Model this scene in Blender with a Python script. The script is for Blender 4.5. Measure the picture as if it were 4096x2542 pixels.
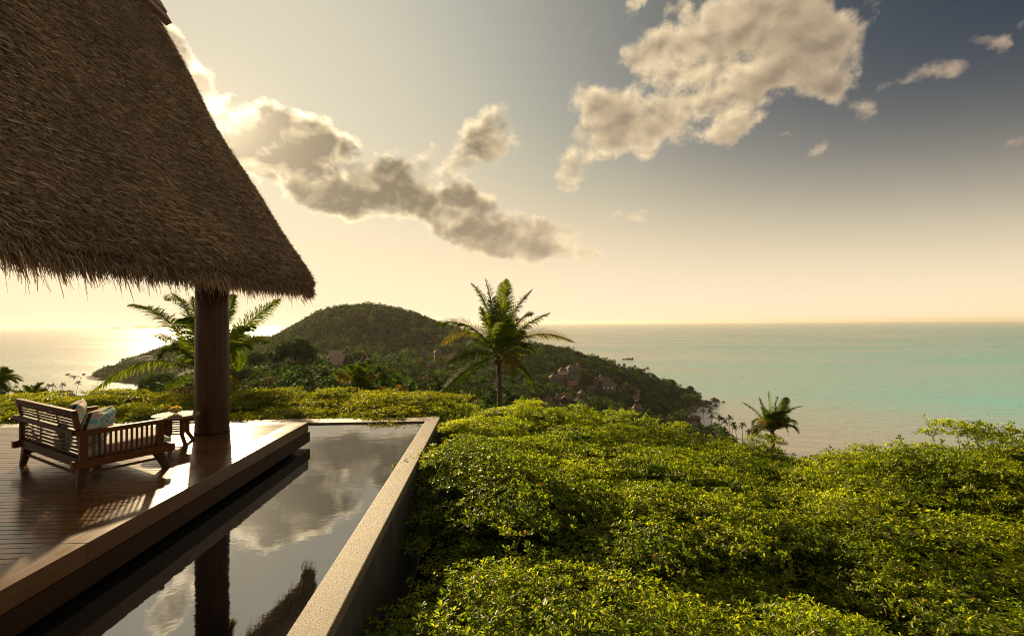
import bpy, math, random
import numpy as np
from mathutils import Vector, Matrix

# ------------------------------------------------------------------ camera
F_PX = 1934.0; CX, CY = 2048.0, 1271.0          # lens in pixels of the 4096 wide photograph
YAW, PITCH, ROLL = math.radians(-2.75), math.radians(0.62), math.radians(-0.39)
CAM = np.array([0.0, 0.0, 2.1])
SUN_EL, SUN_AZ = math.radians(20.5), math.radians(-28.8)     # azimuth from +Y towards +X
SUN_DIR = np.array([math.sin(SUN_AZ)*math.cos(SUN_EL), math.cos(SUN_AZ)*math.cos(SUN_EL), math.sin(SUN_EL)])
SEA_Z = -85.0
HAZE_D = 4.0e-5

scene = bpy.context.scene
col = scene.collection
for o in list(bpy.data.objects): bpy.data.objects.remove(o)

_f = np.array([-math.sin(YAW)*math.cos(PITCH), math.cos(YAW)*math.cos(PITCH), math.sin(PITCH)])
_r0 = np.array([math.cos(YAW), math.sin(YAW), 0.0]); _u0 = np.cross(_r0, _f)
_r = _r0*math.cos(ROLL) + _u0*math.sin(ROLL); _u = -_r0*math.sin(ROLL) + _u0*math.cos(ROLL)
def ray(px, py): return _f + _r*(px-CX)/F_PX - _u*(py-CY)/F_PX
def at(px, py, d): return CAM + ray(px, py)*d
def at_plane(px, py, axis, val):
    v = ray(px, py); return CAM + v*((val-CAM[axis])/v[axis])
def horizon(px): return 1292.0 + 0.0068*(CX-px)

cam_data = bpy.data.cameras.new('camera')
cam = bpy.data.objects.new('camera', cam_data); col.objects.link(cam)
cam.matrix_world = Matrix(((_r[0], _u[0], -_f[0], CAM[0]), (_r[1], _u[1], -_f[1], CAM[1]), (_r[2], _u[2], -_f[2], CAM[2]), (0, 0, 0, 1)))
cam_data.sensor_width = 36.0; cam_data.lens = 36.0*F_PX/4096.0
cam_data.clip_start = 0.1; cam_data.clip_end = 120000.0
scene.camera = cam

# ------------------------------------------------------------------ node helper
class NT:
    """small wrapper that builds node expressions"""
    def __init__(s, tree): s.t = tree; s.n = tree.nodes; s.l = tree.links
    def node(s, typ, **kw):
        n = s.n.new(typ)
        for k, v in kw.items(): setattr(n, k, v)
        return n
    def put(s, sock, v):
        if hasattr(v, 'links') or isinstance(v, bpy.types.NodeSocket): s.l.new(v, sock)
        elif isinstance(v, (tuple, list)) and len(v) == 3 and len(sock.default_value) == 4: sock.default_value = (*v, 1.0)
        else: sock.default_value = v
    def m(s, op, a, b=None, c=None, clamp=False):
        n = s.node('ShaderNodeMath', operation=op, use_clamp=clamp); s.put(n.inputs[0], a)
        if b is not None: s.put(n.inputs[1], b)
        if c is not None: s.put(n.inputs[2], c)
        return n.outputs[0]
    def v(s, op, a, b=None):
        n = s.node('ShaderNodeVectorMath', operation=op); s.put(n.inputs[0], a)
        if b is not None: s.put(n.inputs[3] if op == 'SCALE' else n.inputs[1], b)
        return n.outputs['Value'] if op in ('DOT_PRODUCT', 'LENGTH', 'DISTANCE') else n.outputs[0]
    def ss(s, x, lo, hi, a=0.0, b=1.0):
        n = s.node('ShaderNodeMapRange', interpolation_type='SMOOTHSTEP'); s.put(n.inputs[0], x)
        for i, q in enumerate((lo, hi, a, b)): s.put(n.inputs[i+1], q)
        return n.outputs[0]
    def lin(s, x, lo, hi, a=0.0, b=1.0):
        n = s.node('ShaderNodeMapRange'); s.put(n.inputs[0], x)
        for i, q in enumerate((lo, hi, a, b)): s.put(n.inputs[i+1], q)
        return n.outputs[0]
    def mix(s, fac, a, b, blend='MIX'):
        n = s.node('ShaderNodeMix', data_type='RGBA', blend_type=blend)
        s.put(n.inputs[0], fac); s.put(n.inputs[6], a); s.put(n.inputs[7], b); return n.outputs[2]
    def noise(s, vec, scale, detail=4, rough=0.55, dist=0.0, lac=2.0):
        n = s.node('ShaderNodeTexNoise'); s.put(n.inputs['Vector'], vec); s.put(n.inputs['Scale'], scale)
        n.inputs['Detail'].default_value = detail; n.inputs['Roughness'].default_value = rough
        n.inputs['Distortion'].default_value = dist; n.inputs['Lacunarity'].default_value = lac
        return n.outputs[0]
    def ramp(s, fac, stops):
        n = s.node('ShaderNodeValToRGB'); s.put(n.inputs[0], fac); e = n.color_ramp.elements
        while len(e) < len(stops): e.new(0.5)
        for k, (p, c) in enumerate(stops): e[k].position = p; e[k].color = (*c, 1.0)
        return n.outputs[0]
    def xyz(s, x, y, z):
        n = s.node('ShaderNodeCombineXYZ'); s.put(n.inputs[0], x); s.put(n.inputs[1], y); s.put(n.inputs[2], z); return n.outputs[0]
    def sep(s, v):
        n = s.node('ShaderNodeSeparateXYZ'); s.put(n.inputs[0], v); return n.outputs

# ------------------------------------------------------------------ world: sky with sunset haze and clouds
def build_world():
    w = bpy.data.worlds.new('World'); scene.world = w; w.use_nodes = True
    w.node_tree.nodes.clear(); T = NT(w.node_tree)
    d = T.node('ShaderNodeTexCoord').outputs['Generated']
    d = T.v('NORMALIZE', d); x, y, z = T.sep(d)
    el = T.m('ARCSINE', z); az = T.m('ARCTAN2', x, y)
    elp = T.m('MAXIMUM', el, 0.0)
    cosg = T.v('DOT_PRODUCT', d, tuple(SUN_DIR)); gam = T.m('ARCCOSINE', T.m('MINIMUM', cosg, 1.0))
    sky = T.node('ShaderNodeTexSky', sky_type='NISHITA', sun_disc=False, sun_elevation=SUN_EL, sun_rotation=SUN_AZ,
                 altitude=90.0, air_density=1.0, dust_density=0.4, ozone_density=1.5)
    base = T.v('MINIMUM', T.v('MULTIPLY', sky.outputs[0], (0.021, 0.023, 0.023)), (0.088, 0.096, 0.110))
    # sunset haze: a bright band along the horizon screened with a wide glow round the sun
    hh = T.m('DIVIDE', elp, T.lin(gam, 0.75, 1.35, 0.26, 0.192)); hz = T.m('EXPONENT', T.m('MULTIPLY', T.m('MULTIPLY', hh, hh), -1.0))
    gl = T.m('EXPONENT', T.m('MULTIPLY', T.m('POWER', T.m('DIVIDE', gam, 0.70), 2.5), -1.0))
    both = T.m('MULTIPLY', hz, gl)
    c = T.v('ADD', base, T.v('SCALE', (0.93, 0.735, 0.465), hz))
    c = T.v('ADD', c, T.v('SCALE', (0.60, 0.54, 0.385), gl))
    c = T.v('ADD', c, T.v('SCALE', (-0.48, -0.46, -0.37), both))
    c = T.v('ADD', c, T.v('SCALE', (0.22, 0.15, 0.07), T.m('EXPONENT', T.m('MULTIPLY', gam, -1/0.12))))
    # clouds : soft blobs in azimuth / elevation broken up by noise
    v = T.xyz(az, el, 0.0)
    wn = T.node('ShaderNodeTexNoise'); T.put(wn.inputs['Vector'], v); wn.inputs['Scale'].default_value = 9.0; wn.inputs['Detail'].default_value = 4.0; wn.inputs['Roughness'].default_value = 0.55
    vb = T.v('ADD', v, T.v('MULTIPLY', T.v('SUBTRACT', wn.outputs[1], (0.5, 0.5, 0.5)), (0.13, 0.10, 0.0)))
    vs = T.v('MULTIPLY', v, (1.0, 1.25, 1.0))
    nH = T.noise(vs, 15.0, 9, 0.60, 0.25)
    nS = T.noise(T.v('ADD', vs, (-0.008, 0.018, 0.0)), 15.0, 3, 0.5, 0.25)
    nL = T.noise(vs, 6.0, 3, 0.5)
    inv = None
    for (px, py, rx, ry, wt) in CLOUDS:
        q = ray(px, py); q = q/np.linalg.norm(q); a0, e0 = math.atan2(q[0], q[1]), math.asin(q[2])
        k = math.cos(math.atan((px-CX)/F_PX))**2; ke = k*math.cos(e0)
        dv = T.v('MULTIPLY', T.v('SUBTRACT', vb, (a0, e0, 0.0)), (F_PX/rx/max(k, .4), F_PX/ry/max(ke, .4), 0.0))
        b = T.m('MULTIPLY', T.m('EXPONENT', T.m('MULTIPLY', T.v('DOT_PRODUCT', dv, dv), -1.5)), min(wt*0.82, 0.99))
        g = T.m('SUBTRACT', 1.0, b); inv = g if inv is None else T.m('MULTIPLY', inv, g)
    tot = T.m('SUBTRACT', 1.0, inv)
    # unseen scattered clouds outside the view, added as fill light
    big = T.noise(T.v('MULTIPLY', v, (1.0, 1.6, 0.0)), 3.1, 2, 0.5)
    sc = T.m('MULTIPLY', T.ss(big, 0.36, 0.56), T.ss(el, 0.10, 0.25))
    inview = T.ss(T.m('MAXIMUM', T.m('ABSOLUTE', az), T.m('MULTIPLY', el, 1.30)), 0.82, 1.0)      # added clouds stay out of view; the placed clouds fill the rest
    tot = T.m('MAXIMUM', tot, T.m('MULTIPLY', sc, inview))
    dens = T.m('ADD', T.m('MULTIPLY', tot, 1.45), T.m('ADD', T.m('MULTIPLY', T.m('SUBTRACT', nL, 0.5), 0.9), T.m('MULTIPLY', T.m('SUBTRACT', nH, 0.5), 2.05)))
    dens = T.m('SUBTRACT', dens, 0.56)
    th = T.m('MULTIPLY', T.m('MAXIMUM', dens, 0.0), T.ss(tot, 0.02, 0.20))
    alpha = T.ss(th, 0.0, 0.62)
    # light that gets through falls with thickness; sunward lumps are brighter
    away = T.ss(gam, 0.32, 0.66)
    relief = T.m('MULTIPLY', T.m('SUBTRACT', nH, nS), 3.6)
    ths = T.m('ADD', T.m('MULTIPLY', tot, 1.45), T.m('ADD', T.m('MULTIPLY', T.m('SUBTRACT', nL, 0.5), 1.3), T.m('MULTIPLY', T.m('SUBTRACT', nS, 0.5), 1.5)))
    ths = T.m('MAXIMUM', T.m('SUBTRACT', ths, 0.62), 0.0)
    lum = T.m('EXPONENT', T.m('MULTIPLY', T.m('POWER', ths, 1.5), T.lin(away, 0.0, 1.0, -6.5, -2.0)))
    lum = T.m('ADD', lum, T.m('MULTIPLY', relief, 0.22), clamp=True)
    near = T.m('EXPONENT', T.m('MULTIPLY', gam, -1/0.30))
    lit = T.v('ADD', (0.92, 0.72, 0.45), T.v('SCALE', (0.62, 0.50, 0.30), near))
    lit = T.v('ADD', lit, T.v('SCALE', (3.2, 2.7, 1.9), T.m('EXPONENT', T.m('MULTIPLY', gam, -1/0.085))))
    lit = T.v('ADD', lit, T.v('SCALE', (1.7, 1.25, 0.62), T.m('EXPONENT', T.m('MULTIPLY', gam, -1/0.20))))
    lit = T.mix(T.ss(gam, 0.9, 1.25), lit, (0.50, 0.37, 0.27))
    lit = T.v('ADD', lit, T.v('SCALE', (0.80, 0.72, 0.54), T.ss(gam, 1.3, 2.2)))  # brightens the unseen clouds opposite the sun to lift the shaded sides
    dark = T.mix(away, (0.24, 0.19, 0.118), (0.36, 0.275, 0.185))
    dark = T.mix(T.ss(gam, 0.9, 1.25), dark, (0.20, 0.165, 0.14))
    dark = T.v('ADD', dark, T.v('SCALE', (1.3, 1.05, 0.7), T.m('EXPONENT', T.m('MULTIPLY', gam, -1/0.075))))
    cc = T.mix(lum, dark, lit)
    hc = T.m('MULTIPLY', T.m('EXPONENT', T.m('MULTIPLY', elp, -1/0.10)), 0.6)      # low clouds sink into the haze
    cc = T.mix(hc, cc, c)
    c = T.mix(T.m('MULTIPLY', alpha, 0.96), c, cc)
    low = T.ss(el, -0.06, 0.0)
    c = T.mix(low, (0.25, 0.22, 0.16), c)
    bg = T.node('ShaderNodeBackground'); T.put(bg.inputs[0], c); bg.inputs[1].default_value = 0.55
    out = T.node('ShaderNodeOutputWorld'); T.l.new(bg.outputs[0], out.inputs[0])
    w.cycles.sampling_method = 'MANUAL'; w.cycles.sample_map_resolution = 512

CLOUDS = [  # centre x, centre y, half width, half height (photo pixels), weight
    (700, 190, 120, 90, 1.0), (800, 300, 130, 110, 1.0), (870, 400, 120, 90, 1.0), (640, 120, 120, 80, .9),
    (1000, 520, 190, 150, 1.2), (1150, 540, 240, 160, 1.2), (1100, 600, 230, 100, 1.2), (1290, 580, 130, 120, 1.1), (1020, 640, 170, 90, 1.1),
    (1350, 730, 220, 120, 1.1), (1520, 700, 200, 130, 1.2), (1680, 790, 230, 130, 1.2), (1850, 830, 170, 100, 1.1), (1220, 740, 120, 80, .7), (1420, 820, 200, 90, 1.0),
    (1880, 930, 200, 80, 1.1), (2050, 930, 200, 100, 1.15), (2250, 920, 190, 80, 1.1), (2180, 1010, 220, 80, 1.1), (1960, 980, 160, 70, .95), (2380, 1000, 90, 40, .75),
    (1850, 560, 180, 125, .66), (1950, 520, 150, 105, .68), (1830, 660, 140, 85, .58), (1990, 600, 110, 65, .6),
    (2620, 210, 170, 110, 1.1), (2800, 160, 220, 140, 1.15), (3000, 130, 230, 160, 1.2), (3180, 200, 260, 220, 1.25), (3330, 120, 170, 170, 1.2), (3150, 20, 200, 90, 1.1), (2900, 40, 130, 60, 1.0),
    (2760, 300, 200, 100, 1.1), (3050, 340, 220, 110, 1.15), (3300, 360, 160, 110, 1.1),
    (2440, 400, 130, 120, 1.1), (2500, 500, 190, 120, 1.15), (2650, 470, 180, 110, 1.1), (2430, 560, 140, 90, 1.0), (2560, 600, 110, 70, .85), (2820, 430, 180, 80, .95),
    (2850, 550, 170, 75, .8), (2960, 490, 140, 75, .78), (2300, 690, 120, 75, .76), (2270, 620, 60, 55, .66), (2320, 370, 80, 70, .68), (2380, 110, 120, 60, .62), (2540, 20, 60, 50, .8), (2720, 20, 90, 50, .85),
    (3440, 440, 170, 80, .66), (3560, 370, 100, 50, .6), (3740, 290, 180, 85, .68), (3900, 150, 110, 90, .68), (3960, 210, 60, 70, .66), (4060, 130, 80, 60, .62), (4060, 590, 150, 60, .66), (3800, 690, 100, 40, .55),
    (2020, 310, 50, 40, .55), (2510, 870, 110, 40, .6), (3130, 560, 90, 50, .6), (3270, 590, 90, 50, .58),
]
build_world()

sun_data = bpy.data.lights.new('sun', 'SUN'); sun = bpy.data.objects.new('sun', sun_data); col.objects.link(sun)
sun_data.energy = 5.0; sun_data.color = (1.0, 0.75, 0.42); sun_data.angle = math.radians(1.4)
sun.rotation_euler = Vector(tuple(-SUN_DIR)).to_track_quat('-Z', 'Y').to_euler()
sun.location = (-20, 30, 30)

scene.render.engine = 'CYCLES'
scene.view_settings.view_transform = 'Standard'; scene.view_settings.look = 'None'
scene.view_settings.exposure = 0.88; scene.view_settings.gamma = 1.0; scene.view_settings.use_curve_mapping = False
cy = scene.cycles
cy.max_bounces = 6; cy.diffuse_bounces = 2; cy.glossy_bounces = 3; cy.transmission_bounces = 3; cy.transparent_max_bounces = 4; cy.volume_bounces = 0
cy.caustics_reflective = False; cy.caustics_refractive = False; cy.sample_clamp_indirect = 4.0
cy.use_denoising = True; cy.denoising_prefilter = 'NONE'; cy.filter_width = 1.1; cy.use_adaptive_sampling = False
try: cy.denoiser = 'OPENIMAGEDENOISE'
except Exception: pass
# ------------------------------------------------------------------ mesh helpers
rng = np.random.default_rng(7); random.seed(7)
class MB:
    """collects vertices and faces, then links ONE mesh object"""
    def __init__(s): s.v = []; s.f = []; s.n = 0; s.mi = []
    def add(s, verts, faces, mi=0):
        verts = np.asarray(verts, float).reshape(-1, 3); s.v.append(verts)
        s.f.extend([tuple(int(i)+s.n for i in fc) for fc in faces]); s.mi.extend([mi]*len(faces)); s.n += len(verts); return s
    def box(s, lo, hi, M=None, mi=0):
        x0, y0, z0 = lo; x1, y1, z1 = hi
        v = np.array([(x0,y0,z0),(x1,y0,z0),(x1,y1,z0),(x0,y1,z0),(x0,y0,z1),(x1,y0,z1),(x1,y1,z1),(x0,y1,z1)], float)
        if M is not None: v = v@M[:3,:3].T + M[:3,3]
        return s.add(v, [(0,3,2,1),(4,5,6,7),(0,1,5,4),(1,2,6,5),(2,3,7,6),(3,0,4,7)], mi)
    def hexa(s, bottom, top, mi=0):
        v = np.array(list(bottom)+list(top), float)
        return s.add(v, [(0,3,2,1),(4,5,6,7),(0,1,5,4),(1,2,6,5),(2,3,7,6),(3,0,4,7)], mi)
    def bar(s, a, b, w, h, up=(0,0,1), mi=0):
        a = np.array(a, float); b = np.array(b, float); t = (b-a)/np.linalg.norm(b-a)
        sd = np.cross(t, up); sd /= np.linalg.norm(sd); u2 = np.cross(sd, t)
        q = [sd*x*w/2+u2*y*h/2 for x, y in ((-1,-1),(1,-1),(1,1),(-1,1))]
        return s.hexa([a+k for k in q], [b+k for k in q], mi)
    def tube(s, pts, rad, n=8, caps=True, mi=0):
        pts = np.asarray(pts, float); k = len(pts); rad = np.broadcast_to(rad, (k,))
        vs = []; up = np.array((0.013, 0.021, 1.0))
        for i in range(k):
            t = pts[min(i+1, k-1)]-pts[max(i-1, 0)]; t = t/(np.linalg.norm(t)+1e-9)
            rf = up if abs(t[2]) < 0.95 else np.array((1.0, 0.02, 0.0))
            a = np.cross(t, rf); a /= np.linalg.norm(a); b = np.cross(t, a)
            for j in range(n):
                th = 2*math.pi*j/n; vs.append(pts[i]+(a*math.cos(th)+b*math.sin(th))*rad[i])
        fs = [(i*n+j, i*n+(j+1) % n, (i+1)*n+(j+1) % n, (i+1)*n+j) for i in range(k-1) for j in range(n)]
        if caps: fs += [tuple(range(n)), tuple(range((k-1)*n, k*n))[::-1]]
        return s.add(vs, fs, mi)
    def lathe(s, prof, n=32, M=None, mi=0):
        vs = [(r*math.cos(2*math.pi*j/n), r*math.sin(2*math.pi*j/n), z) for r, z in prof for j in range(n)]
        v = np.array(vs)
        if M is not None: v = v@M[:3,:3].T+M[:3,3]
        k = len(prof); fs = [(i*n+j, i*n+(j+1) % n, (i+1)*n+(j+1) % n, (i+1)*n+j) for i in range(k-1) for j in range(n)]
        fs += [tuple(range(n))[::-1], tuple(range((k-1)*n, k*n))]
        return s.add(v, fs, mi)
    def mesh(s, name):
        me = bpy.data.meshes.new(name); v = np.concatenate(s.v) if s.v else np.zeros((0,3))
        me.from_pydata(v.tolist(), [], s.f); me.update(); return me
    def build(s, name, mat, parent=None, smooth=False, bevel=0.0):
        me = s.mesh(name); return link(name, me, mat, parent, smooth, bevel)

def fast_mesh(name, V, Fq):
    """V (n,3), Fq (m,k) all faces with k corners"""
    me = bpy.data.meshes.new(name); V = np.ascontiguousarray(V, np.float32); Fq = np.ascontiguousarray(Fq, np.int32)
    m, k = Fq.shape
    me.vertices.add(len(V)); me.vertices.foreach_set('co', V.ravel())
    me.loops.add(m*k); me.loops.foreach_set('vertex_index', Fq.ravel())
    me.polygons.add(m); me.polygons.foreach_set('loop_start', np.arange(0, m*k, k, dtype=np.int32))
    me.polygons.foreach_set('loop_total', np.full(m, k, np.int32))
    me.update(calc_edges=True); return me

def link(name, me, mat, parent=None, smooth=False, bevel=0.0):
    o = bpy.data.objects.new(name, me); col.objects.link(o)
    mats = mat if isinstance(mat, (list, tuple)) else [mat]
    if len(me.materials) == 0:
        for q in mats: me.materials.append(q)
    if parent is not None: o.parent = parent
    if smooth: me.polygons.foreach_set('use_smooth', np.ones(len(me.polygons), bool))
    if bevel > 0:
        b = o.modifiers.new('bevel', 'BEVEL'); b.width = bevel; b.segments = 2; b.limit_method = 'ANGLE'; b.angle_limit = math.radians(40)
    return o
def tag(o, label=None, cat=None, group=None, kind=None):
    if label: o['label'] = label
    if cat: o['category'] = cat
    if group: o['group'] = group
    if kind: o['kind'] = kind
    return o
def thing(name, loc, label, cat, group=None, rz=0.0):
    o = bpy.data.objects.new(name, None); col.objects.link(o); o.location = tuple(loc); o.rotation_euler = (0, 0, rz); o.empty_display_size = 0.2
    return tag(o, label, cat, group)
def copy_tree(o, parent=None):
    c = o.copy(); col.objects.link(c); c.parent = parent
    for ch in list(o.children): copy_tree(ch, c)
    return c
def rotz(a, loc=(0,0,0)):
    M = np.eye(4); M[:2,:2] = [[math.cos(a), -math.sin(a)], [math.sin(a), math.cos(a)]]; M[:3,3] = loc; return M

# ------------------------------------------------------------------ materials
def mat(name, fn):
    m = bpy.data.materials.new(name); m.use_nodes = True; m.node_tree.nodes.clear(); T = NT(m.node_tree)
    out = T.node('ShaderNodeOutputMaterial'); sh = fn(T); T.l.new(sh, out.inputs[0]); return m
def pbsdf(T, color, rough=0.5, spec=0.5, normal=None, **kw):
    b = T.node('ShaderNodeBsdfPrincipled'); T.put(b.inputs['Base Color'], color); T.put(b.inputs['Roughness'], rough)
    b.inputs['Specular IOR Level'].default_value = spec
    if normal is not None: T.l.new(normal, b.inputs['Normal'])
    for k, v in kw.items(): T.put(b.inputs[k.replace('_', ' ')], v)
    return b.outputs[0]
def bump(T, h, strength=0.3, dist=0.01):
    b = T.node('ShaderNodeBump'); T.put(b.inputs['Height'], h); b.inputs['Strength'].default_value = strength; b.inputs['Distance'].default_value = dist
    return b.outputs[0]
def OBJ(T): return T.node('ShaderNodeTexCoord').outputs['Object']
def POS(T): return T.node('ShaderNodeNewGeometry').outputs['Position']
def ISL(T): return T.node('ShaderNodeNewGeometry').outputs['Random Per Island']
def RND(T): return T.node('ShaderNodeObjectInfo').outputs['Random']

def wood(name, dark, light, rough=0.4, axis=0, grain=14.0, spec=0.5, world=False, rvar=0.12):
    def fn(T):
        p = POS(T) if world else OBJ(T)
        sc = [grain]*3; sc[axis] = grain*0.06
        q = T.v('MULTIPLY', p, tuple(sc)); q = T.v('ADD', q, T.v('SCALE', (17.0, 9.0, 31.0), RND(T)))
        n = T.noise(q, 1.0, 6, 0.62, 0.6); n2 = T.noise(T.v('MULTIPLY', p, (1.3, 1.3, 1.3)), 1.0, 4, 0.6)
        f = T.m('ADD', T.m('MULTIPLY', n, 0.75), T.m('MULTIPLY', RND(T), 0.28))
        c = T.ramp(f, [(0.25, dark), (0.78, light)])
        c = T.mix(T.lin(n2, 0.35, 0.7, 0.0, 0.45), c, tuple(0.55*x for x in dark))
        r = T.m('ADD', T.m('ADD', rough-rvar*0.5, T.m('MULTIPLY', n2, rvar)), T.m('MULTIPLY', n, rvar*0.6))
        return pbsdf(T, c, r, spec, bump(T, n, 0.25, 0.004))
    return mat(name, fn)

M = {}
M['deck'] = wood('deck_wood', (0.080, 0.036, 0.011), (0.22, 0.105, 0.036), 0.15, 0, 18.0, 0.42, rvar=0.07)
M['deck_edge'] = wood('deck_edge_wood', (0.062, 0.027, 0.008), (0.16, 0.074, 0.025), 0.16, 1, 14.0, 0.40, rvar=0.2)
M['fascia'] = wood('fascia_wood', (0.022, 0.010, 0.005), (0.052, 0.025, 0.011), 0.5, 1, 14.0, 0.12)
M['teak'] = wood('teak_wood', (0.055, 0.016, 0.004), (0.145, 0.048, 0.011), 0.45, 0, 26.0, 0.15)
M['teak_shaded'] = wood('shaded_teak', (0.028, 0.011, 0.004), (0.072, 0.030, 0.011), 0.5, 0, 26.0, 0.15)  # darker copy of the teak; shade on back and legs put into the colour
M['ridge_wood'] = wood('ridge_wood', (0.16, 0.085, 0.06), (0.28, 0.16, 0.11), 0.6, 1, 8.0, 0.3)
def _col(T):
    p = OBJ(T); n = T.noise(T.v('MULTIPLY', p, (22.0, 22.0, 0.5)), 1.0, 5, 0.65); n2 = T.noise(T.v('MULTIPLY', p, (5, 5, 1.2)), 1.0, 3, 0.5)
    c = T.ramp(n, [(0.3, (0.018, 0.006, 0.002)), (0.55, (0.055, 0.018, 0.007)), (0.8, (0.10, 0.038, 0.013))])
    c = T.mix(T.lin(n2, 0.45, 0.75, 0, 0.6), c, (0.03, 0.012, 0.008))
    return pbsdf(T, c, T.lin(n2, 0.3, 0.7, 0.30, 0.5), 0.18, bump(T, n, 0.3, 0.006))
M['column'] = mat('column_wood', _col)
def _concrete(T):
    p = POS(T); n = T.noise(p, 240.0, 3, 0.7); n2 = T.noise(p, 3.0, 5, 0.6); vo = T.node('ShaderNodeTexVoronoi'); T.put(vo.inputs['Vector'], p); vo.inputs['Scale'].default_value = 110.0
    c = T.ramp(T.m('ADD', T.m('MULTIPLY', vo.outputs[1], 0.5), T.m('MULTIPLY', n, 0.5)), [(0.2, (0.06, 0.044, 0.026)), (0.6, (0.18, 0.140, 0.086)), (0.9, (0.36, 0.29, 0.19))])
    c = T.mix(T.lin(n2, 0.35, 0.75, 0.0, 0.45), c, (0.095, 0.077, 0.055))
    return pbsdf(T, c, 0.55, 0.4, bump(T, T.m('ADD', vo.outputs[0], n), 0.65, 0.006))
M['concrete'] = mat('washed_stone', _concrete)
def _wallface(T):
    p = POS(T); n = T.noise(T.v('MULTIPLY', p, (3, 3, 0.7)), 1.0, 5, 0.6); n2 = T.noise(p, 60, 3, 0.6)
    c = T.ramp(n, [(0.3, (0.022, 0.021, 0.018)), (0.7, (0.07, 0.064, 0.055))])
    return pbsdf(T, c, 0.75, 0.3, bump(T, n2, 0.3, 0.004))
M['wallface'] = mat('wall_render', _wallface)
def _pool(T):
    p = POS(T)
    a = T.noise(T.v('MULTIPLY', p, (1.0, 1.3, 1.0)), 2.3, 3, 0.5, 0.4); b = T.noise(T.v('MULTIPLY', p, (1.0, 1.6, 1.0)), 13.0, 3, 0.55, 0.8)
    patch = T.ss(T.noise(p, 0.55, 2, 0.5), 0.42, 0.66)
    h = T.m('ADD', T.m('MULTIPLY', a, 0.55), T.m('MULTIPLY', T.m('MULTIPLY', b, patch), 0.10))
    return pbsdf(T, (0.011, 0.012, 0.011), 0.012, 0.5, bump(T, h, 0.20, 0.012), IOR=3.6)
M['pool'] = mat('pool_water', _pool)
M['pool_tile'] = mat('pool_tile', lambda T: pbsdf(T, (0.02, 0.022, 0.02), 0.5))
def _sea(T):
    p = POS(T); x, y, z = T.sep(p)
    q = T.v('MULTIPLY', p, (1.0, 1.0, 0.0))
    rot = T.node('ShaderNodeVectorRotate', rotation_type='Z_AXIS'); T.put(rot.inputs['Vector'], q); rot.inputs['Angle'].default_value = 0.35
    q = rot.outputs[0]
    w1 = T.noise(T.v('MULTIPLY', q, (1.0, 2.2, 1.0)), 0.045, 5, 0.6, 0.3); w2 = T.noise(T.v('MULTIPLY', q, (1.0, 1.8, 1.0)), 0.33, 4, 0.6)
    band = T.noise(T.v('MULTIPLY', q, (1.0, 4.0, 1.0)), 0.0011, 5, 0.62, 0.5)
    near = T.m('SQRT', T.m('ADD', T.m('MULTIPLY', x, x), T.m('MULTIPLY', y, y)))
    # shallows turquoise to the east, deeper green off the point
    f = T.m('ADD', T.lin(T.m('DIVIDE', x, T.m('MAXIMUM', y, 1.0)), -0.1, 1.1, 0.0, 0.75), T.m('MULTIPLY', T.m('SUBTRACT', band, 0.5), 1.3))
    c = T.ramp(f, [(0.0, (0.165, 0.185, 0.165)), (0.45, (0.135, 0.24, 0.23)), (1.0, (0.085, 0.31, 0.32))])
    c = T.v('SCALE', c, T.lin(T.m('LOGARITHM', near, 10.0), 2.7, 3.5, 1.75, 1.0))      # paler over the shallows
    c = T.mix(T.ss(near, 330.0, 760.0, 0.92, 0.0), c, (0.37, 0.33, 0.315))     # sand under the bay
    h = T.m('ADD', T.m('MULTIPLY', w1, 1.0), T.m('MULTIPLY', w2, 0.34))
    return pbsdf(T, c, T.lin(band, 0.3, 0.7, 0.19, 0.30), 0.32, bump(T, h, 0.75, 1.5), IOR=1.33)
M['sea'] = mat('sea_water', _sea)
def _terrain(T):
    n = T.noise(POS(T), 0.09, 5, 0.6)
    x, y, z = T.sep(POS(T))
    c = T.ramp(n, [(0.3, (0.012, 0.018, 0.007)), (0.7, (0.035, 0.045, 0.016))])
    c = T.mix(T.ss(z, SEA_Z+2.0, SEA_Z+5.5), T.ramp(n, [(0.3, (0.05, 0.03, 0.02)), (0.7, (0.13, 0.085, 0.06))]), c)
    return pbsdf(T, c, 0.9, 0.2)
M['terrain'] = mat('undergrowth_soil', _terrain)
M['soil'] = mat('dark_soil', lambda T: pbsdf(T, T.ramp(T.noise(POS(T), 3.0, 4), [(0.3, (0.012, 0.010, 0.007)), (0.7, (0.035, 0.028, 0.018))]), 0.95, 0.1))
def leafmat(name, dark, mid, light, trans=0.45, rough=0.38, spec=0.5, tcol=(1.0, 1.0, 0.35), rare=None, patch=None):
    def fn(T):
        r = ISL(T); c = T.ramp(r, [(0.0, dark), (0.5, mid), (1.0, light)])
        c = T.mix(T.m('MULTIPLY', RND(T), 0.35), c, dark)
        if patch:
            pn = T.noise(POS(T), patch, 3, 0.6); c = T.mix(T.ss(pn, 0.50, 0.68, 0.0, 0.65), c, tuple(0.7*m+0.55*l for m, l in zip(mid, light))); c = T.mix(T.ss(pn, 0.50, 0.34, 0.0, 0.6), c, dark)
        if rare: c = T.mix(T.m('GREATER_THAN', r, 0.993), c, rare)
        d = pbsdf(T, c, rough, spec)
        t = T.node('ShaderNodeBsdfTranslucent'); T.put(t.inputs[0], T.mix(1.0, T.v('SCALE', c, 2.3), tcol, 'MULTIPLY'))
        m = T.node('ShaderNodeMixShader'); m.inputs[0].default_value = trans; T.l.new(d, m.inputs[1]); T.l.new(t.outputs[0], m.inputs[2]); return m.outputs[0]
    return mat(name, fn)
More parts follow.
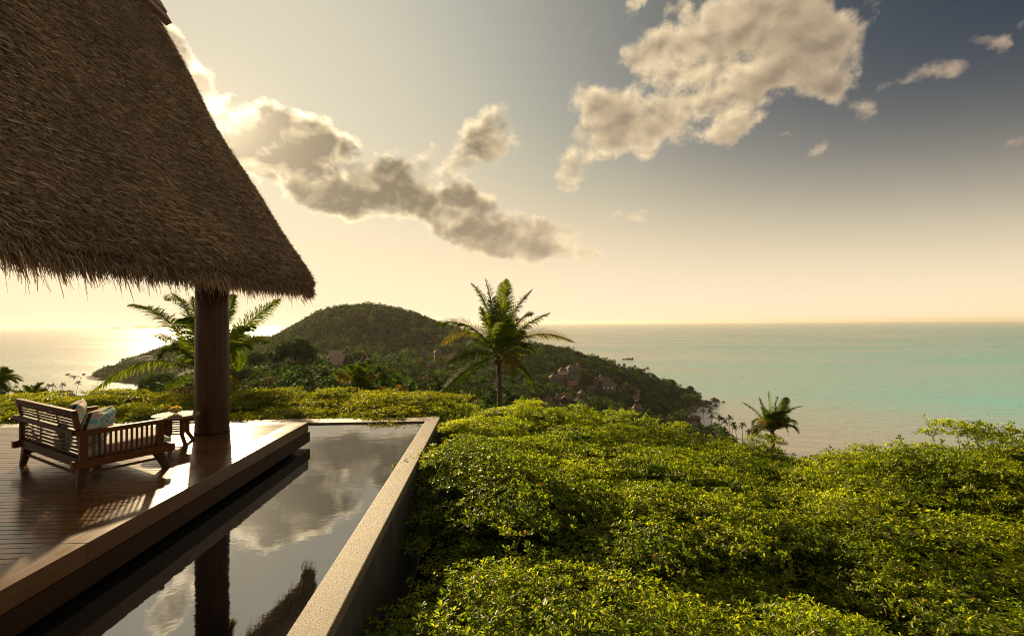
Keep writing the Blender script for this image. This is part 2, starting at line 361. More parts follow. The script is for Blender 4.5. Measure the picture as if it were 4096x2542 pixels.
M['shrub'] = leafmat('shrub_leaf', (0.048, 0.092, 0.008), (0.155, 0.215, 0.015), (0.36, 0.37, 0.028), 0.60, 0.36, 0.40, (1.0, 0.97, 0.25), (0.20, 0.09, 0.015), 0.55)
M['shrub_gold'] = leafmat('gold_tip_leaf', (0.055, 0.100, 0.008), (0.145, 0.190, 0.014), (0.31, 0.28, 0.020), 0.56, 0.38, 0.45, (1.0, 0.9, 0.22), (0.25, 0.08, 0.015))
M['palm_leaf'] = leafmat('palm_leaflet', (0.034, 0.062, 0.009), (0.072, 0.112, 0.014), (0.15, 0.165, 0.028), 0.50, 0.6, 0.05, (1.0, 0.95, 0.3))
M['palm_leaf_dry'] = leafmat('dry_palm_leaflet', (0.10, 0.10, 0.022), (0.17, 0.15, 0.035), (0.26, 0.20, 0.05), 0.45, 0.6, 0.05, (1.0, 0.9, 0.35))
M['far_palm'] = leafmat('far_palm_leaf', (0.014, 0.028, 0.007), (0.032, 0.052, 0.012), (0.065, 0.080, 0.022), 0.25, 0.8, 0.08)
M['tree_leaf'] = leafmat('forest_leaf', (0.008, 0.022, 0.004), (0.021, 0.048, 0.008), (0.052, 0.088, 0.015), 0.28, 0.8, 0.1, patch=0.045)
M['tree_leaf2'] = leafmat('light_forest_leaf', (0.022, 0.050, 0.007), (0.046, 0.090, 0.012), (0.085, 0.13, 0.020), 0.3, 0.8, 0.1, patch=0.06)
M['tree_leaf3'] = leafmat('russet_forest_leaf', (0.035, 0.030, 0.010), (0.07, 0.055, 0.016), (0.14, 0.085, 0.025), 0.25, 0.8, 0.1)
def _bark(T):
    p = OBJ(T); n = T.noise(T.v('MULTIPLY', p, (6, 6, 22)), 1.0, 4, 0.6)
    return pbsdf(T, T.ramp(n, [(0.3, (0.045, 0.032, 0.022)), (0.7, (0.17, 0.125, 0.085))]), 0.85, 0.2, bump(T, n, 0.5, 0.02))
M['bark'] = mat('bark', _bark)
M['twig'] = mat('twig_bark', lambda T: pbsdf(T, (0.14, 0.10, 0.055), 0.7, 0.3))
M['rachis'] = mat('frond_stalk', lambda T: pbsdf(T, (0.13, 0.11, 0.035), 0.8, 0.1))
M['husk'] = mat('dry_husk', lambda T: pbsdf(T, T.ramp(T.noise(OBJ(T), 9, 3), [(0.3, (0.09, 0.045, 0.02)), (0.7, (0.24, 0.13, 0.06))]), 0.8, 0.2))
def _thatch(T):
    r = ISL(T); c = T.ramp(r, [(0.0, (0.07, 0.043, 0.026)), (0.4, (0.27, 0.175, 0.107)), (0.8, (0.50, 0.345, 0.22)), (1.0, (0.74, 0.56, 0.37))])
    n = T.noise(POS(T), 0.9, 4, 0.6); c = T.mix(T.lin(n, 0.35, 0.7, 0.0, 0.5), c, (0.20, 0.135, 0.09))
    d = pbsdf(T, c, 0.8, 0.2); t = T.node('ShaderNodeBsdfTranslucent'); T.put(t.inputs[0], c)
    m = T.node('ShaderNodeMixShader'); m.inputs[0].default_value = 0.22; T.l.new(d, m.inputs[1]); T.l.new(t.outputs[0], m.inputs[2]); return m.outputs[0]
M['thatch'] = mat('thatch_straw', _thatch)
M['thatch_base'] = mat('thatch_core', lambda T: pbsdf(T, T.ramp(T.noise(POS(T), 14, 4), [(0.3, (0.05, 0.033, 0.021)), (0.7, (0.14, 0.094, 0.06))]), 0.95, 0.1))
M['wire'] = mat('netting_wire', lambda T: pbsdf(T, (0.045, 0.05, 0.042), 0.6, 0.3))
def _fabric(T):
    p = OBJ(T); n = T.noise(p, 420, 2, 0.6); n2 = T.noise(p, 5, 4, 0.6)
    return pbsdf(T, T.ramp(n2, [(0.3, (0.36, 0.34, 0.31)), (0.7, (0.46, 0.43, 0.39))]), 0.9, 0.15, bump(T, T.m('ADD', n, T.m('MULTIPLY', n2, 3.0)), 0.35, 0.004), Sheen_Weight=0.2)
M['cushion'] = mat('cushion_linen', _fabric)
def _pillow(T):
    p = OBJ(T); w = T.v('ADD', p, T.v('SCALE', T.v('SUBTRACT', T.node('ShaderNodeTexNoise').outputs[1], (0.5, 0.5, 0.5)), 0.03))
    vo = T.node('ShaderNodeTexVoronoi', feature='F1'); T.put(vo.inputs['Vector'], T.v('MULTIPLY', p, (1.0, 0.25, 1.5))); vo.inputs['Scale'].default_value = 9.0
    vo2 = T.node('ShaderNodeTexVoronoi', feature='DISTANCE_TO_EDGE'); T.put(vo2.inputs['Vector'], T.v('MULTIPLY', p, (1.0, 0.25, 1.5))); vo2.inputs['Scale'].default_value = 9.0
    leafc = T.ramp(T.sep(vo.outputs[1])[0], [(0.0, (0.055, 0.20, 0.18)), (0.35, (0.10, 0.30, 0.27)), (0.62, (0.16, 0.36, 0.32)), (0.66, (0.42, 0.26, 0.22)), (1.0, (0.45, 0.31, 0.26))])
    c = T.mix(T.ss(vo2.outputs[0], 0.05, 0.085), (0.50, 0.44, 0.37), leafc)
    return pbsdf(T, c, 0.85, 0.2, bump(T, T.noise(p, 300, 2), 0.2, 0.003))
M['pillow'] = mat('leaf_print_cotton', _pillow)
def _stripe(T):
    p = OBJ(T); x, y, z = T.sep(p)
    s = T.m('GREATER_THAN', T.m('SINE', T.m('MULTIPLY', T.m('ADD', x, T.m('MULTIPLY', T.noise(p, 6, 2), 0.05)), 190.0)), 0.25)
    return pbsdf(T, T.mix(s, (0.035, 0.030, 0.024), (0.42, 0.37, 0.28)), 0.85, 0.2)
M['stripe'] = mat('striped_cotton', _stripe)
def _marble(T):
    n = T.noise(OBJ(T), 7, 6, 0.65, 1.2); return pbsdf(T, T.ramp(n, [(0.3, (0.14, 0.10, 0.07)), (0.6, (0.26, 0.20, 0.14)), (0.8, (0.32, 0.26, 0.19))]), 0.7, 0.15)
M['marble'] = mat('beige_stone', _marble)
def _glass(T):
    b = T.node('ShaderNodeBsdfPrincipled'); b.inputs['Base Color'].default_value = (0.95, 0.80, 0.25, 1); b.inputs['Roughness'].default_value = 0.04
    b.inputs['Transmission Weight'].default_value = 0.85; b.inputs['IOR'].default_value = 1.45; return b.outputs[0]
M['amber'] = mat('amber_glass', _glass)
M['petal'] = leafmat('yellow_petal', (0.45, 0.32, 0.08), (0.62, 0.48, 0.16), (0.75, 0.62, 0.30), 0.35, 0.6, 0.3, (1, 0.9, 0.5))
def _rooftile(T):
    p = OBJ(T); n = T.noise(p, 1.6, 4, 0.65); n2 = T.noise(p, 7.0, 2, 0.6)
    c = T.ramp(T.m('ADD', T.m('MULTIPLY', n, 0.6), T.m('MULTIPLY', n2, 0.4)), [(0.3, (0.080, 0.060, 0.050)), (0.6, (0.17, 0.128, 0.106)), (0.8, (0.26, 0.195, 0.162))])
    return pbsdf(T, T.mix(T.m('MULTIPLY', RND(T), 0.4), c, (0.10, 0.072, 0.056)), 0.8, 0.2)
M['shingle'] = mat('roof_shingle', _rooftile)
M['pale_shingle'] = mat('sky_lit_shingle', lambda T: pbsdf(T, T.ramp(T.m('ADD', T.m('MULTIPLY', T.noise(OBJ(T), 1.1, 4, 0.65), 0.5), T.m('MULTIPLY', T.noise(OBJ(T), 5.0, 2, 0.6), 0.5)), [(0.3, (0.17, 0.125, 0.10)), (0.6, (0.31, 0.24, 0.195)), (0.8, (0.42, 0.34, 0.28))]), 0.85, 0.1))  # lightened shingle copy; sky light on the steep slopes is put into the colour
M['ridge_tile'] = mat('ridge_tile', lambda T: pbsdf(T, (0.27, 0.155, 0.085), 0.7, 0.3))
M['villa_wall'] = mat('villa_plaster', lambda T: pbsdf(T, T.ramp(T.noise(OBJ(T), 0.8, 4), [(0.3, (0.085, 0.075, 0.062)), (0.7, (0.17, 0.15, 0.125))]), 0.8, 0.2))
M['villa_dark'] = mat('villa_timber', lambda T: pbsdf(T, (0.045, 0.028, 0.020), 0.7, 0.3))
M['villa_glass'] = mat('villa_window', lambda T: pbsdf(T, (0.10, 0.10, 0.09), 0.12, 0.8))
M['villa_white'] = mat('villa_white_pane', lambda T: pbsdf(T, (0.80, 0.77, 0.70), 0.6, 0.3))  # white panes; on the glazed villa the colour stands in for window reflections
M['terracotta'] = mat('terracotta_wall', lambda T: pbsdf(T, T.ramp(T.noise(OBJ(T), 1.2, 3), [(0.3, (0.22, 0.10, 0.045)), (0.7, (0.36, 0.18, 0.085))]), 0.7, 0.3))
M['small_pool'] = mat('plunge_pool_water', lambda T: pbsdf(T, (0.02, 0.075, 0.075), 0.05, 0.5))
M['rock'] = mat('shore_rock', lambda T: pbsdf(T, T.ramp(T.noise(OBJ(T), 0.9, 4), [(0.3, (0.030, 0.020, 0.016)), (0.7, (0.10, 0.068, 0.052))]), 0.85, 0.3))
M['far_land'] = mat('far_island_forest', lambda T: pbsdf(T, (0.05, 0.06, 0.04), 0.95, 0.1))
M['boat'] = mat('boat_paint', lambda T: pbsdf(T, (0.12, 0.09, 0.07), 0.6, 0.3))
M['bird'] = mat('bird_feather', lambda T: pbsdf(T, (0.03, 0.03, 0.03), 0.8, 0.2))
# ================================================================== SETTING
# ---- sea
def build_sea():
    rs = [30, 120, 260, 420, 700, 1100, 1800, 3000, 6000, 12000, 25000, 45000]; n = 96
    V = [(r*math.cos(2*math.pi*j/n), r*math.sin(2*math.pi*j/n), SEA_Z) for r in rs for j in range(n)]
    Fq = [(i*n+j, i*n+(j+1) % n, (i+1)*n+(j+1) % n, (i+1)*n+j) for i in range(len(rs)-1) for j in range(n)]
    o = link('sea', fast_mesh('sea', np.array(V), np.array(Fq)), M['sea']); tag(o, 'calm turquoise sea glinting gold towards the left', kind='structure')
build_sea()

# ---- terrain : control points (photo column, depth, photo row or ('z', height))
TP = []
def tp(px, d, py=None, z=None):
    if z is None: z = CAM[2] + (horizon(px)-py)/F_PX*d
    TP.append((px, math.log(d), z))
for px, d, py in [(1050,780,1376),(1100,785,1361),(1180,800,1317),(1260,810,1272),(1345,820,1251),(1430,820,1244),(1515,820,1250),(1615,815,1270),(1700,805,1297),(1780,790,1325),(1900,750,1368),(1980,700,1392),
                  (1430,600,1388),(1200,600,1420),(1080,620,1440),(1700,600,1402),(1900,560,1420),(1430,420,1462),(1700,430,1475),(1900,430,1475),(1330,300,1478),(1500,300,1490),(1150,220,1500),(1000,200,1525),
                  (1450,200,1545),(1700,280,1555),(1900,300,1560),(1430,120,1615),(1000,120,1612),(1800,150,1668),(1700,90,1670),(2000,150,1660),
                  (2150,620,1408),(2300,600,1448),(2450,575,1484),(2600,560,1520),(2720,548,1566),(2780,542,1588),(2200,450,1508),(2310,440,1530),(2450,430,1565),(2250,370,1600),
                  (2400,340,1645),(2600,450,1605),(2600,380,1680),(2500,280,1735),(2300,220,1700),
                  (450,850,1478),(560,880,1432),(660,900,1398),(800,930,1384),(900,930,1380),(1000,900,1374),(620,720,1515),(750,620,1500),(850,560,1490),(950,480,1478)]: tp(px, d, py)
for px, d, z in [(1430,1000,-60),(1430,1250,-96),(1700,1000,-75),(1700,1200,-96),(1100,1000,-80),(1000,960,-80),(1150,1200,-96),(1980,850,-80),(1980,1000,-96),(2150,720,-86),(2150,800,-96),(2300,680,-92),(2450,640,-92),
                 (2600,618,-92),(2720,600,-92),(2800,580,-90),(2850,545,-87),(2880,520,-92),(2700,470,-84),(2780,480,-85.2),(2800,440,-88),(2760,430,-86),(2850,380,-83),(2950,345,-84),(3010,330,-88),(2700,330,-76),
                 (2900,290,-80),(3050,280,-89),(3500,290,-94),(3500,150,-62),(3500,60,-35),(3000,60,-30),(3000,150,-52),(3000,230,-73),(4096,250,-96),(4096,100,-52),(4600,60,-42),(4600,200,-96),(2600,150,-45),(2600,60,-26),
                 (0,545,-82),(300,545,-82),(600,530,-78),(0,600,-90),(300,600,-89),(450,640,-90),(200,700,-95),(200,900,-96),(0,800,-96),(0,1000,-96),(-500,600,-94),(-500,400,-78),(-500,900,-96),(300,800,-89),(330,790,-86),(250,800,-92),
                 (520,740,-86),(430,700,-92),(100,400,-70),(400,400,-64),(700,400,-50),(0,200,-46),(500,200,-38),(850,250,-35),(660,1020,-90),(450,950,-93),(900,1080,-92),(660,1200,-97),
                 (3000,450,-96),(3000,600,-97),(3500,420,-97),(4096,420,-97),(3500,700,-97),(2800,700,-97),(2500,800,-97)]: tp(px, d, z=z)
for px in range(-900, 5200, 600):
    tp(px, 1400, z=-98); tp(px, 1800, z=-99); tp(px, 10, z=-5.5); tp(px, 20, z=-9.0); tp(px, 42, z=-20.0)
TPA = np.array(TP); _K = np.stack([TPA[:,0]/520.0, TPA[:,1]*2.4], 1); _N = len(_K)
def _phi(r2): return np.where(r2 > 0, 0.5*r2*np.log(np.maximum(r2, 1e-12)), 0.0)
_A = np.zeros((_N+3, _N+3)); _A[:_N,:_N] = _phi(((_K[:,None]-_K[None])**2).sum(-1)) + np.eye(_N)*0.02
_A[:_N,_N] = 1; _A[:_N,_N+1:] = _K; _A[_N:,:_N] = _A[:_N,_N:].T
_W = np.linalg.solve(_A, np.concatenate([TPA[:,2], np.zeros(3)]))
def terrain_z(px, d):
    q = np.stack([np.asarray(px, float)/520.0, np.log(np.asarray(d, float))*2.4], -1)
    r2 = ((q[..., None, :]-_K)**2).sum(-1); return (_phi(r2)@_W[:_N]) + _W[_N] + q@_W[_N+1:]
def ground_xyz(px, d, z):
    """plan point seen in photo column px at camera depth d, on height z"""
    t = (np.asarray(px, float)-CX)/F_PX
    X = (_f[0]*d + _r0[0]*t*d); Y = (_f[1]*d + _r0[1]*t*d); return np.stack([X, Y, z], -1)
def build_terrain():
    pxs = np.linspace(-1000, 5200, 200); ds = np.exp(np.linspace(math.log(10), math.log(1700), 150))
    P, D = np.meshgrid(pxs, ds); Z = terrain_z(P, D)
    V = ground_xyz(P, D, Z).reshape(-1, 3); nx = len(pxs)
    V[:,2] += 1.6*np.sin(V[:,0]*0.11+1)*np.sin(V[:,1]*0.09)*(np.hypot(V[:,0], V[:,1]) > 80)
    i, j = np.meshgrid(np.arange(len(ds)-1), np.arange(nx-1), indexing='ij'); i = i.ravel(); j = j.ravel()
    Fq = np.stack([i*nx+j, i*nx+j+1, (i+1)*nx+j+1, (i+1)*nx+j], 1)
    o = link('terrain', fast_mesh('terrain', V, Fq), M['terrain'], smooth=True); tag(o, 'dark wooded hillside running down to the bay', kind='structure')
build_terrain()

# ---- far islands on the horizon
def far_island(px0, px1, py, d, label):
    n = 36; base = horizon((px0+px1)/2)
    V = []; Fq = []
    for i in range(n+1):
        t = i/n; px = px0+(px1-px0)*t; h = (base-py)/F_PX*d*(math.sin(math.pi*t)**0.7)*(0.75+0.25*math.sin(t*9+px0)+0.12*math.sin(t*23))
        for k, dd in enumerate((d-900, d-300, d, d+700)):
            g = ground_xyz(px, dd, SEA_Z+(-2, 0.65*h+86*0.0, h, -2)[k] + (0 if k in (0, 3) else 30)); V.append(g)
    for i in range(n):
        for k in range(3): Fq.append((i*4+k, (i+1)*4+k, (i+1)*4+k+1, i*4+k+1))
    o = link('far_island', fast_mesh('far_island', np.array(V), np.array(Fq)), M['far_land'], smooth=True); tag(o, label, 'island', 'islands on the horizon')
far_island(425, 500, 1300, 15000, 'small faint island on the left horizon, the flatter one')
far_island(520, 640, 1291, 17000, 'faint humped island on the left horizon beside the palm')

# ---- soil under the shrubs
mb = MB(); mb.add([(-1.34,-4,-2.4),(16,-4,-2.6),(16,9,-3.0),(9,13,-3.2),(0,17,-3.2),(-20,17,-3.2),(-20,13.43,-2.4),(-1.34,13.43,-2.4)], [(0,1,2,3,4,7),(4,5,6,7)])
tag(mb.build('garden_soil', M['soil']), 'dark soil beneath the shrubs', kind='structure')

# ---- deck
DX1, DXI, DY1, DYI = -3.90, -4.27, 10.65, 10.40      # outer edge, inner edge of the border boards
deck = bpy.data.objects.new('deck', None); col.objects.link(deck); tag(deck, 'dark glossy hardwood deck beside the pool', kind='structure')
mb = MB(); mb.box((-16.5, 1.0, -0.45), (-4.12, 10.3, -0.05)); sub = mb.build('deck_frame', M['soil'], deck)
pitch = 0.107; y = DYI; k = 0
pm = MB().box((0, 0, -0.03), (12.2, pitch-0.012, 0.0)).mesh('plank')
pm2 = MB().box((0, 0, -0.03), (7.0, pitch-0.012, 0.0)).mesh('plank'); pm3 = MB().box((0, 0, -0.03), (5.196, pitch-0.012, 0.0)).mesh('plank')
while y > 1.6:
    y -= pitch
    zz = 0.0008*math.sin(k*2.3)
    if k % 3 == 1:      # some rows are two lengths
        a = link('plank', pm3, M['deck'], deck, bevel=0.002); a.location = (DXI-0.004-5.196, y, zz)
        b = link('plank', pm2, M['deck'], deck, bevel=0.002); b.location = (DXI-0.004-5.2-7.0, y, zz+0.0006)
    else:
        a = link('plank', pm, M['deck'], deck, bevel=0.002); a.location = (DXI-0.004-12.2, y, zz)
    k += 1
def edge_board(y0, y1, mit):
    x0, x1 = DXI, DX1; z0, z1 = -0.20, 0.002
    ya, yb = y1, y1
    if mit: ya, yb = DYI, DY1
    mb = MB(); mb.hexa([(x0,y0,z0),(x1,y0,z0),(x1,yb,z0),(x0,ya,z0)], [(x0,y0,z1),(x1,y0,z1),(x1,yb,z1),(x0,ya,z1)]); mb.build('edge_board', M['deck_edge'], deck, bevel=0.005)
edge_board(1.0, 4.897, 0); edge_board(4.900, 7.797, 0); edge_board(7.800, 10, 1)
mb = MB(); mb.hexa([(-16.5,DYI,-0.2),(DXI-0.003,DYI,-0.2),(DX1-0.003,DY1,-0.2),(-16.5,DY1,-0.2)], [(-16.5,DYI,0.002),(DXI-0.003,DYI,0.002),(DX1-0.003,DY1,0.002),(-16.5,DY1,0.002)]); mb.build('end_board', M['deck_edge'], deck, bevel=0.005)
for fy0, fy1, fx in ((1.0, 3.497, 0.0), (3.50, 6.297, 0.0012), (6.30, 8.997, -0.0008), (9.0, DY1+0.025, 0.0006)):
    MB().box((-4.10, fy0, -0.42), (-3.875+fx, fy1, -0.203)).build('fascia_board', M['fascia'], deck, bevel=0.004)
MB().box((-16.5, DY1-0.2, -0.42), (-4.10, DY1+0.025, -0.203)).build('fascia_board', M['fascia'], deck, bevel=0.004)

# ---- pool
mb = MB(); z = -0.50
nx, ny = 2, 2
mb.add([(-16.5,1.0,z),(-1.66,1.0,z),(-1.66,12.90,z),(-16.5,12.90,z)], [(0,1,2,3)])
tag(mb.build('pool_water', M['pool']), 'still dark pool water mirroring the clouds', kind='structure')
tag(MB().add([(-16.5,1.0,-1.7),(-1.66,1.0,-1.7),(-1.66,12.90,-1.7),(-16.5,12.90,-1.7)], [(0,1,2,3)]).build('pool_floor', M['pool_tile']), 'dark tiled pool floor', kind='structure')
def pool_wall(name, quad, body, label):
    root = thing(name, (0,0,0), label, 'wall')
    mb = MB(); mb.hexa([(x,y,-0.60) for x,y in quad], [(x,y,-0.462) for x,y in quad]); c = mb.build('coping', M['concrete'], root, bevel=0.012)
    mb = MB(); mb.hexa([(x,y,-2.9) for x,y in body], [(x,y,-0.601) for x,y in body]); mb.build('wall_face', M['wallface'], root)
    return root
pool_wall('pool_wall', [(-1.69,1.0),(-1.35,1.0),(-1.35,13.42),(-1.69,12.88)], [(-1.68,1.0),(-1.36,1.0),(-1.36,13.41),(-1.68,12.89)], 'long stone coped pool wall running towards the sea, lit gold by the sun')
pool_wall('pool_wall', [(-16.5,12.88),(-1.693,12.88),(-1.353,13.42),(-16.5,13.42)], [(-16.5,12.89),(-1.696,12.89),(-1.366,13.41),(-16.5,13.41)], 'low far pool wall crossing behind the deck below the hedge')

# ================================================================== PAVILION
pav = thing('thatched_pavilion', (-5.46, 9.83, 0.0), 'steep thatched pavilion roof on a dark round timber column over the deck', 'pavilion')
pav.matrix_world = Matrix.Translation((-5.46, 9.83, 0.0))
OFF = np.array((-5.46, 9.83, 0.0))
prof = [(0.30, 0.0), (0.305, 0.02), (0.300, 0.06), (0.297, 1.2), (0.292, 2.4), (0.290, 3.25)]
mb = MB(); mb.lathe(prof, 40); mb.build('column', M['column'], pav, smooth=True)
# thatch surface
E0 = at_plane(0, 935, 0, -4.95); E1 = at_plane(880, 1092, 0, -4.50); E2 = at_plane(1288, 1148, 0, -4.02)
YV = E2[1]; TOP = at_plane(626, 36, 1, YV)
TH = math.atan2(TOP[2]-E2[2], E2[0]-TOP[0]); SL = np.hypot(TOP[2]-E2[2], E2[0]-TOP[0])
_ys = np.array([E0[1], E1[1], E2[1]]); _px = np.polyfit(_ys, [E0[0], E1[0], E2[0]], 1); _pz = np.polyfit(_ys, [E0[2], E1[2], E2[2]], 1)
def roof_pt(y, s, lift=0.0):
    """point on the outer thatch face: y along the ridge, s up the slope from the eave"""
    y = np.asarray(y, float); s = np.asarray(s, float); t = s/SL
    ex = np.polyval(_px, y); ez = np.polyval(_pz, y)
    rx, rz = TOP[0], TOP[2]
    bow = -0.10*np.sin(np.pi*np.clip(t, 0, 1))           # slight sag of the slope
    und = 0.030*np.sin(y*1.7+s*0.9)+0.022*np.sin(y*3.9-s*2.1)
    nx, nz = math.sin(TH), math.cos(TH)
    roll = -0.16*np.exp(-np.maximum(s, 0)/0.20)          # rounded eave
    endr = -0.22*np.exp(-np.maximum(YV-y, 0)/0.13)       # rounded verge
    l = lift+bow+und+roll+endr
    return np.stack([ex+(rx-ex)*t+nx*l, y, ez+(rz-ez)*t+nz*l], -1)
Y_NEAR = 1.2
def build_roof():
    ys = np.linspace(Y_NEAR, YV, 90); ss = np.concatenate([np.linspace(0, 0.8, 14), np.linspace(0.9, SL, 46)])
    Yg, Sg = np.meshgrid(ys, ss); V = roof_pt(Yg, Sg).reshape(-1, 3)-OFF; nx = len(ys); ns = len(ss)
    idx = lambda i, j: i*nx+j
    Fq = [(idx(i,j), idx(i,j+1), idx(i+1,j+1), idx(i+1,j)) for i in range(ns-1) for j in range(nx-1)]
    # underside, eave face, verge faces
    th = (0.12+0.20*np.clip(Sg/0.9, 0, 1))[..., None]; inner = roof_pt(Yg, Sg)+np.array((-math.sin(TH), 0, -math.cos(TH)))*th-OFF
    inner = inner.reshape(-1, 3); n0 = len(V); V = np.concatenate([V, inner])
    Fq += [(n0+idx(i,j), n0+idx(i+1,j), n0+idx(i+1,j+1), n0+idx(i,j+1)) for i in range(ns-1) for j in range(nx-1)]
    Fq += [(idx(0,j+1), idx(0,j), n0+idx(0,j), n0+idx(0,j+1)) for j in range(nx-1)]
    Fq += [(idx(i,nx-1), n0+idx(i,nx-1), n0+idx(i+1,nx-1), idx(i+1,nx-1)) for i in range(ns-1)]
    Fq += [(idx(i,0), idx(i+1,0), n0+idx(i+1,0), n0+idx(i,0)) for i in range(ns-1)]
    roof = link('thatch_roof', fast_mesh('thatch_roof', V, np.array(Fq)), M['thatch_base'], pav, smooth=False)
    # the other slope
    V2 = V.copy(); V2[:,0] = 2*(TOP[0]-OFF[0]-0.16)-V2[:,0]
    V2[:,2] = np.where(V2[:,2] < 4.1, 4.1+(V2[:,2]-4.1)*0.12, V2[:,2]); Fr = np.array(Fq)[:, ::-1]
    link('thatch_slope', fast_mesh('thatch_slope', V2, Fr), M['thatch_base'], pav)
    # closed gable above the tie beam
    zt = 6.6; xe = E2[0]-2.5; xo = 2*(TOP[0]-0.16)-xe; top = TOP[2]-0.65
    mb = MB(); q = lambda yy: [(xe, yy, zt), (xo, yy, zt), ((xe+xo)/2, yy, top)]
    a = np.array(q(YV-0.45)+q(YV-0.40))-OFF
    mb.add(a, [(0,1,2),(3,5,4),(0,3,4,1),(1,4,5,2),(2,5,3,0)]); mb.build('gable_panel', M['ridge_wood'], pav)
    mb = MB(); mb.bar(np.array((E2[0]-2.4, YV-0.5, 6.5))-OFF, np.array((2*TOP[0]-E2[0]+2.1, YV-0.5, 6.5))-OFF, 0.2, 0.26); mb.build('tie_beam', M['fascia'], pav)
    mb = MB(); mb.bar(np.array((-5.46, Y_NEAR, 3.36))-OFF, np.array((-5.46, 10.0, 3.36))-OFF, 0.22, 0.3); mb.build('wall_plate', M['fascia'], pav)
    # ridge cap of two lapped boards each side
    for (sgn, nm) in ((1, 'ridge_board'), (-1, 'ridge_board')):
        for q in range(2):
            mb = MB(); cx = TOP[0]-0.16
            for_y0, for_y1 = Y_NEAR, YV+0.10-0.03*q
            w0, w1 = 0.05+0.30*q, 0.36+0.30*q
            sl = math.tan(TH)
            p = lambda w, lift, yy: np.array((cx+sgn*(w*math.cos(TH)+lift*math.sin(TH)), yy, TOP[2]+0.20-w*math.sin(TH)+lift*math.cos(TH)))-OFF
            lf = 0.20-0.03*q
            mb.hexa([p(w0,lf-.16,for_y0),p(w1,lf-.16,for_y0),p(w1,lf-.16,for_y1),p(w0,lf-.16,for_y1)], [p(w0,lf,for_y0),p(w1,lf,for_y0),p(w1,lf,for_y1),p(w0,lf,for_y1)])
            mb.build(nm, M['ridge_wood'], pav)
    return roof
roof = build_roof()
def blades(base, dirs, wid, length, droop=0.0, side=None):
    """straw blades as tapered bent quads: base (n,3), dirs (n,3)"""
    n = len(base); d = dirs/np.linalg.norm(dirs, axis=1, keepdims=True)
    if side is None: side = np.cross(d, rng.normal(size=(n,3)))
    side = side/np.linalg.norm(side, axis=1, keepdims=True)
    L = length[:,None]; w = wid[:,None]
    mid = base+d*L*0.55; tip = base+d*L+np.array((0,0,-1.0))*(droop[:,None] if hasattr(droop, 'shape') else droop)*L
    V = np.stack([base-side*w*.5, base+side*w*.5, mid+side*w*.5, mid-side*w*.5, tip+side*w*.22, tip-side*w*.22], 1).reshape(-1, 3)
    i = np.arange(n)*6; Fq = np.concatenate([np.stack([i,i+1,i+2,i+3],1), np.stack([i+3,i+2,i+4,i+5],1)])
    return V, Fq
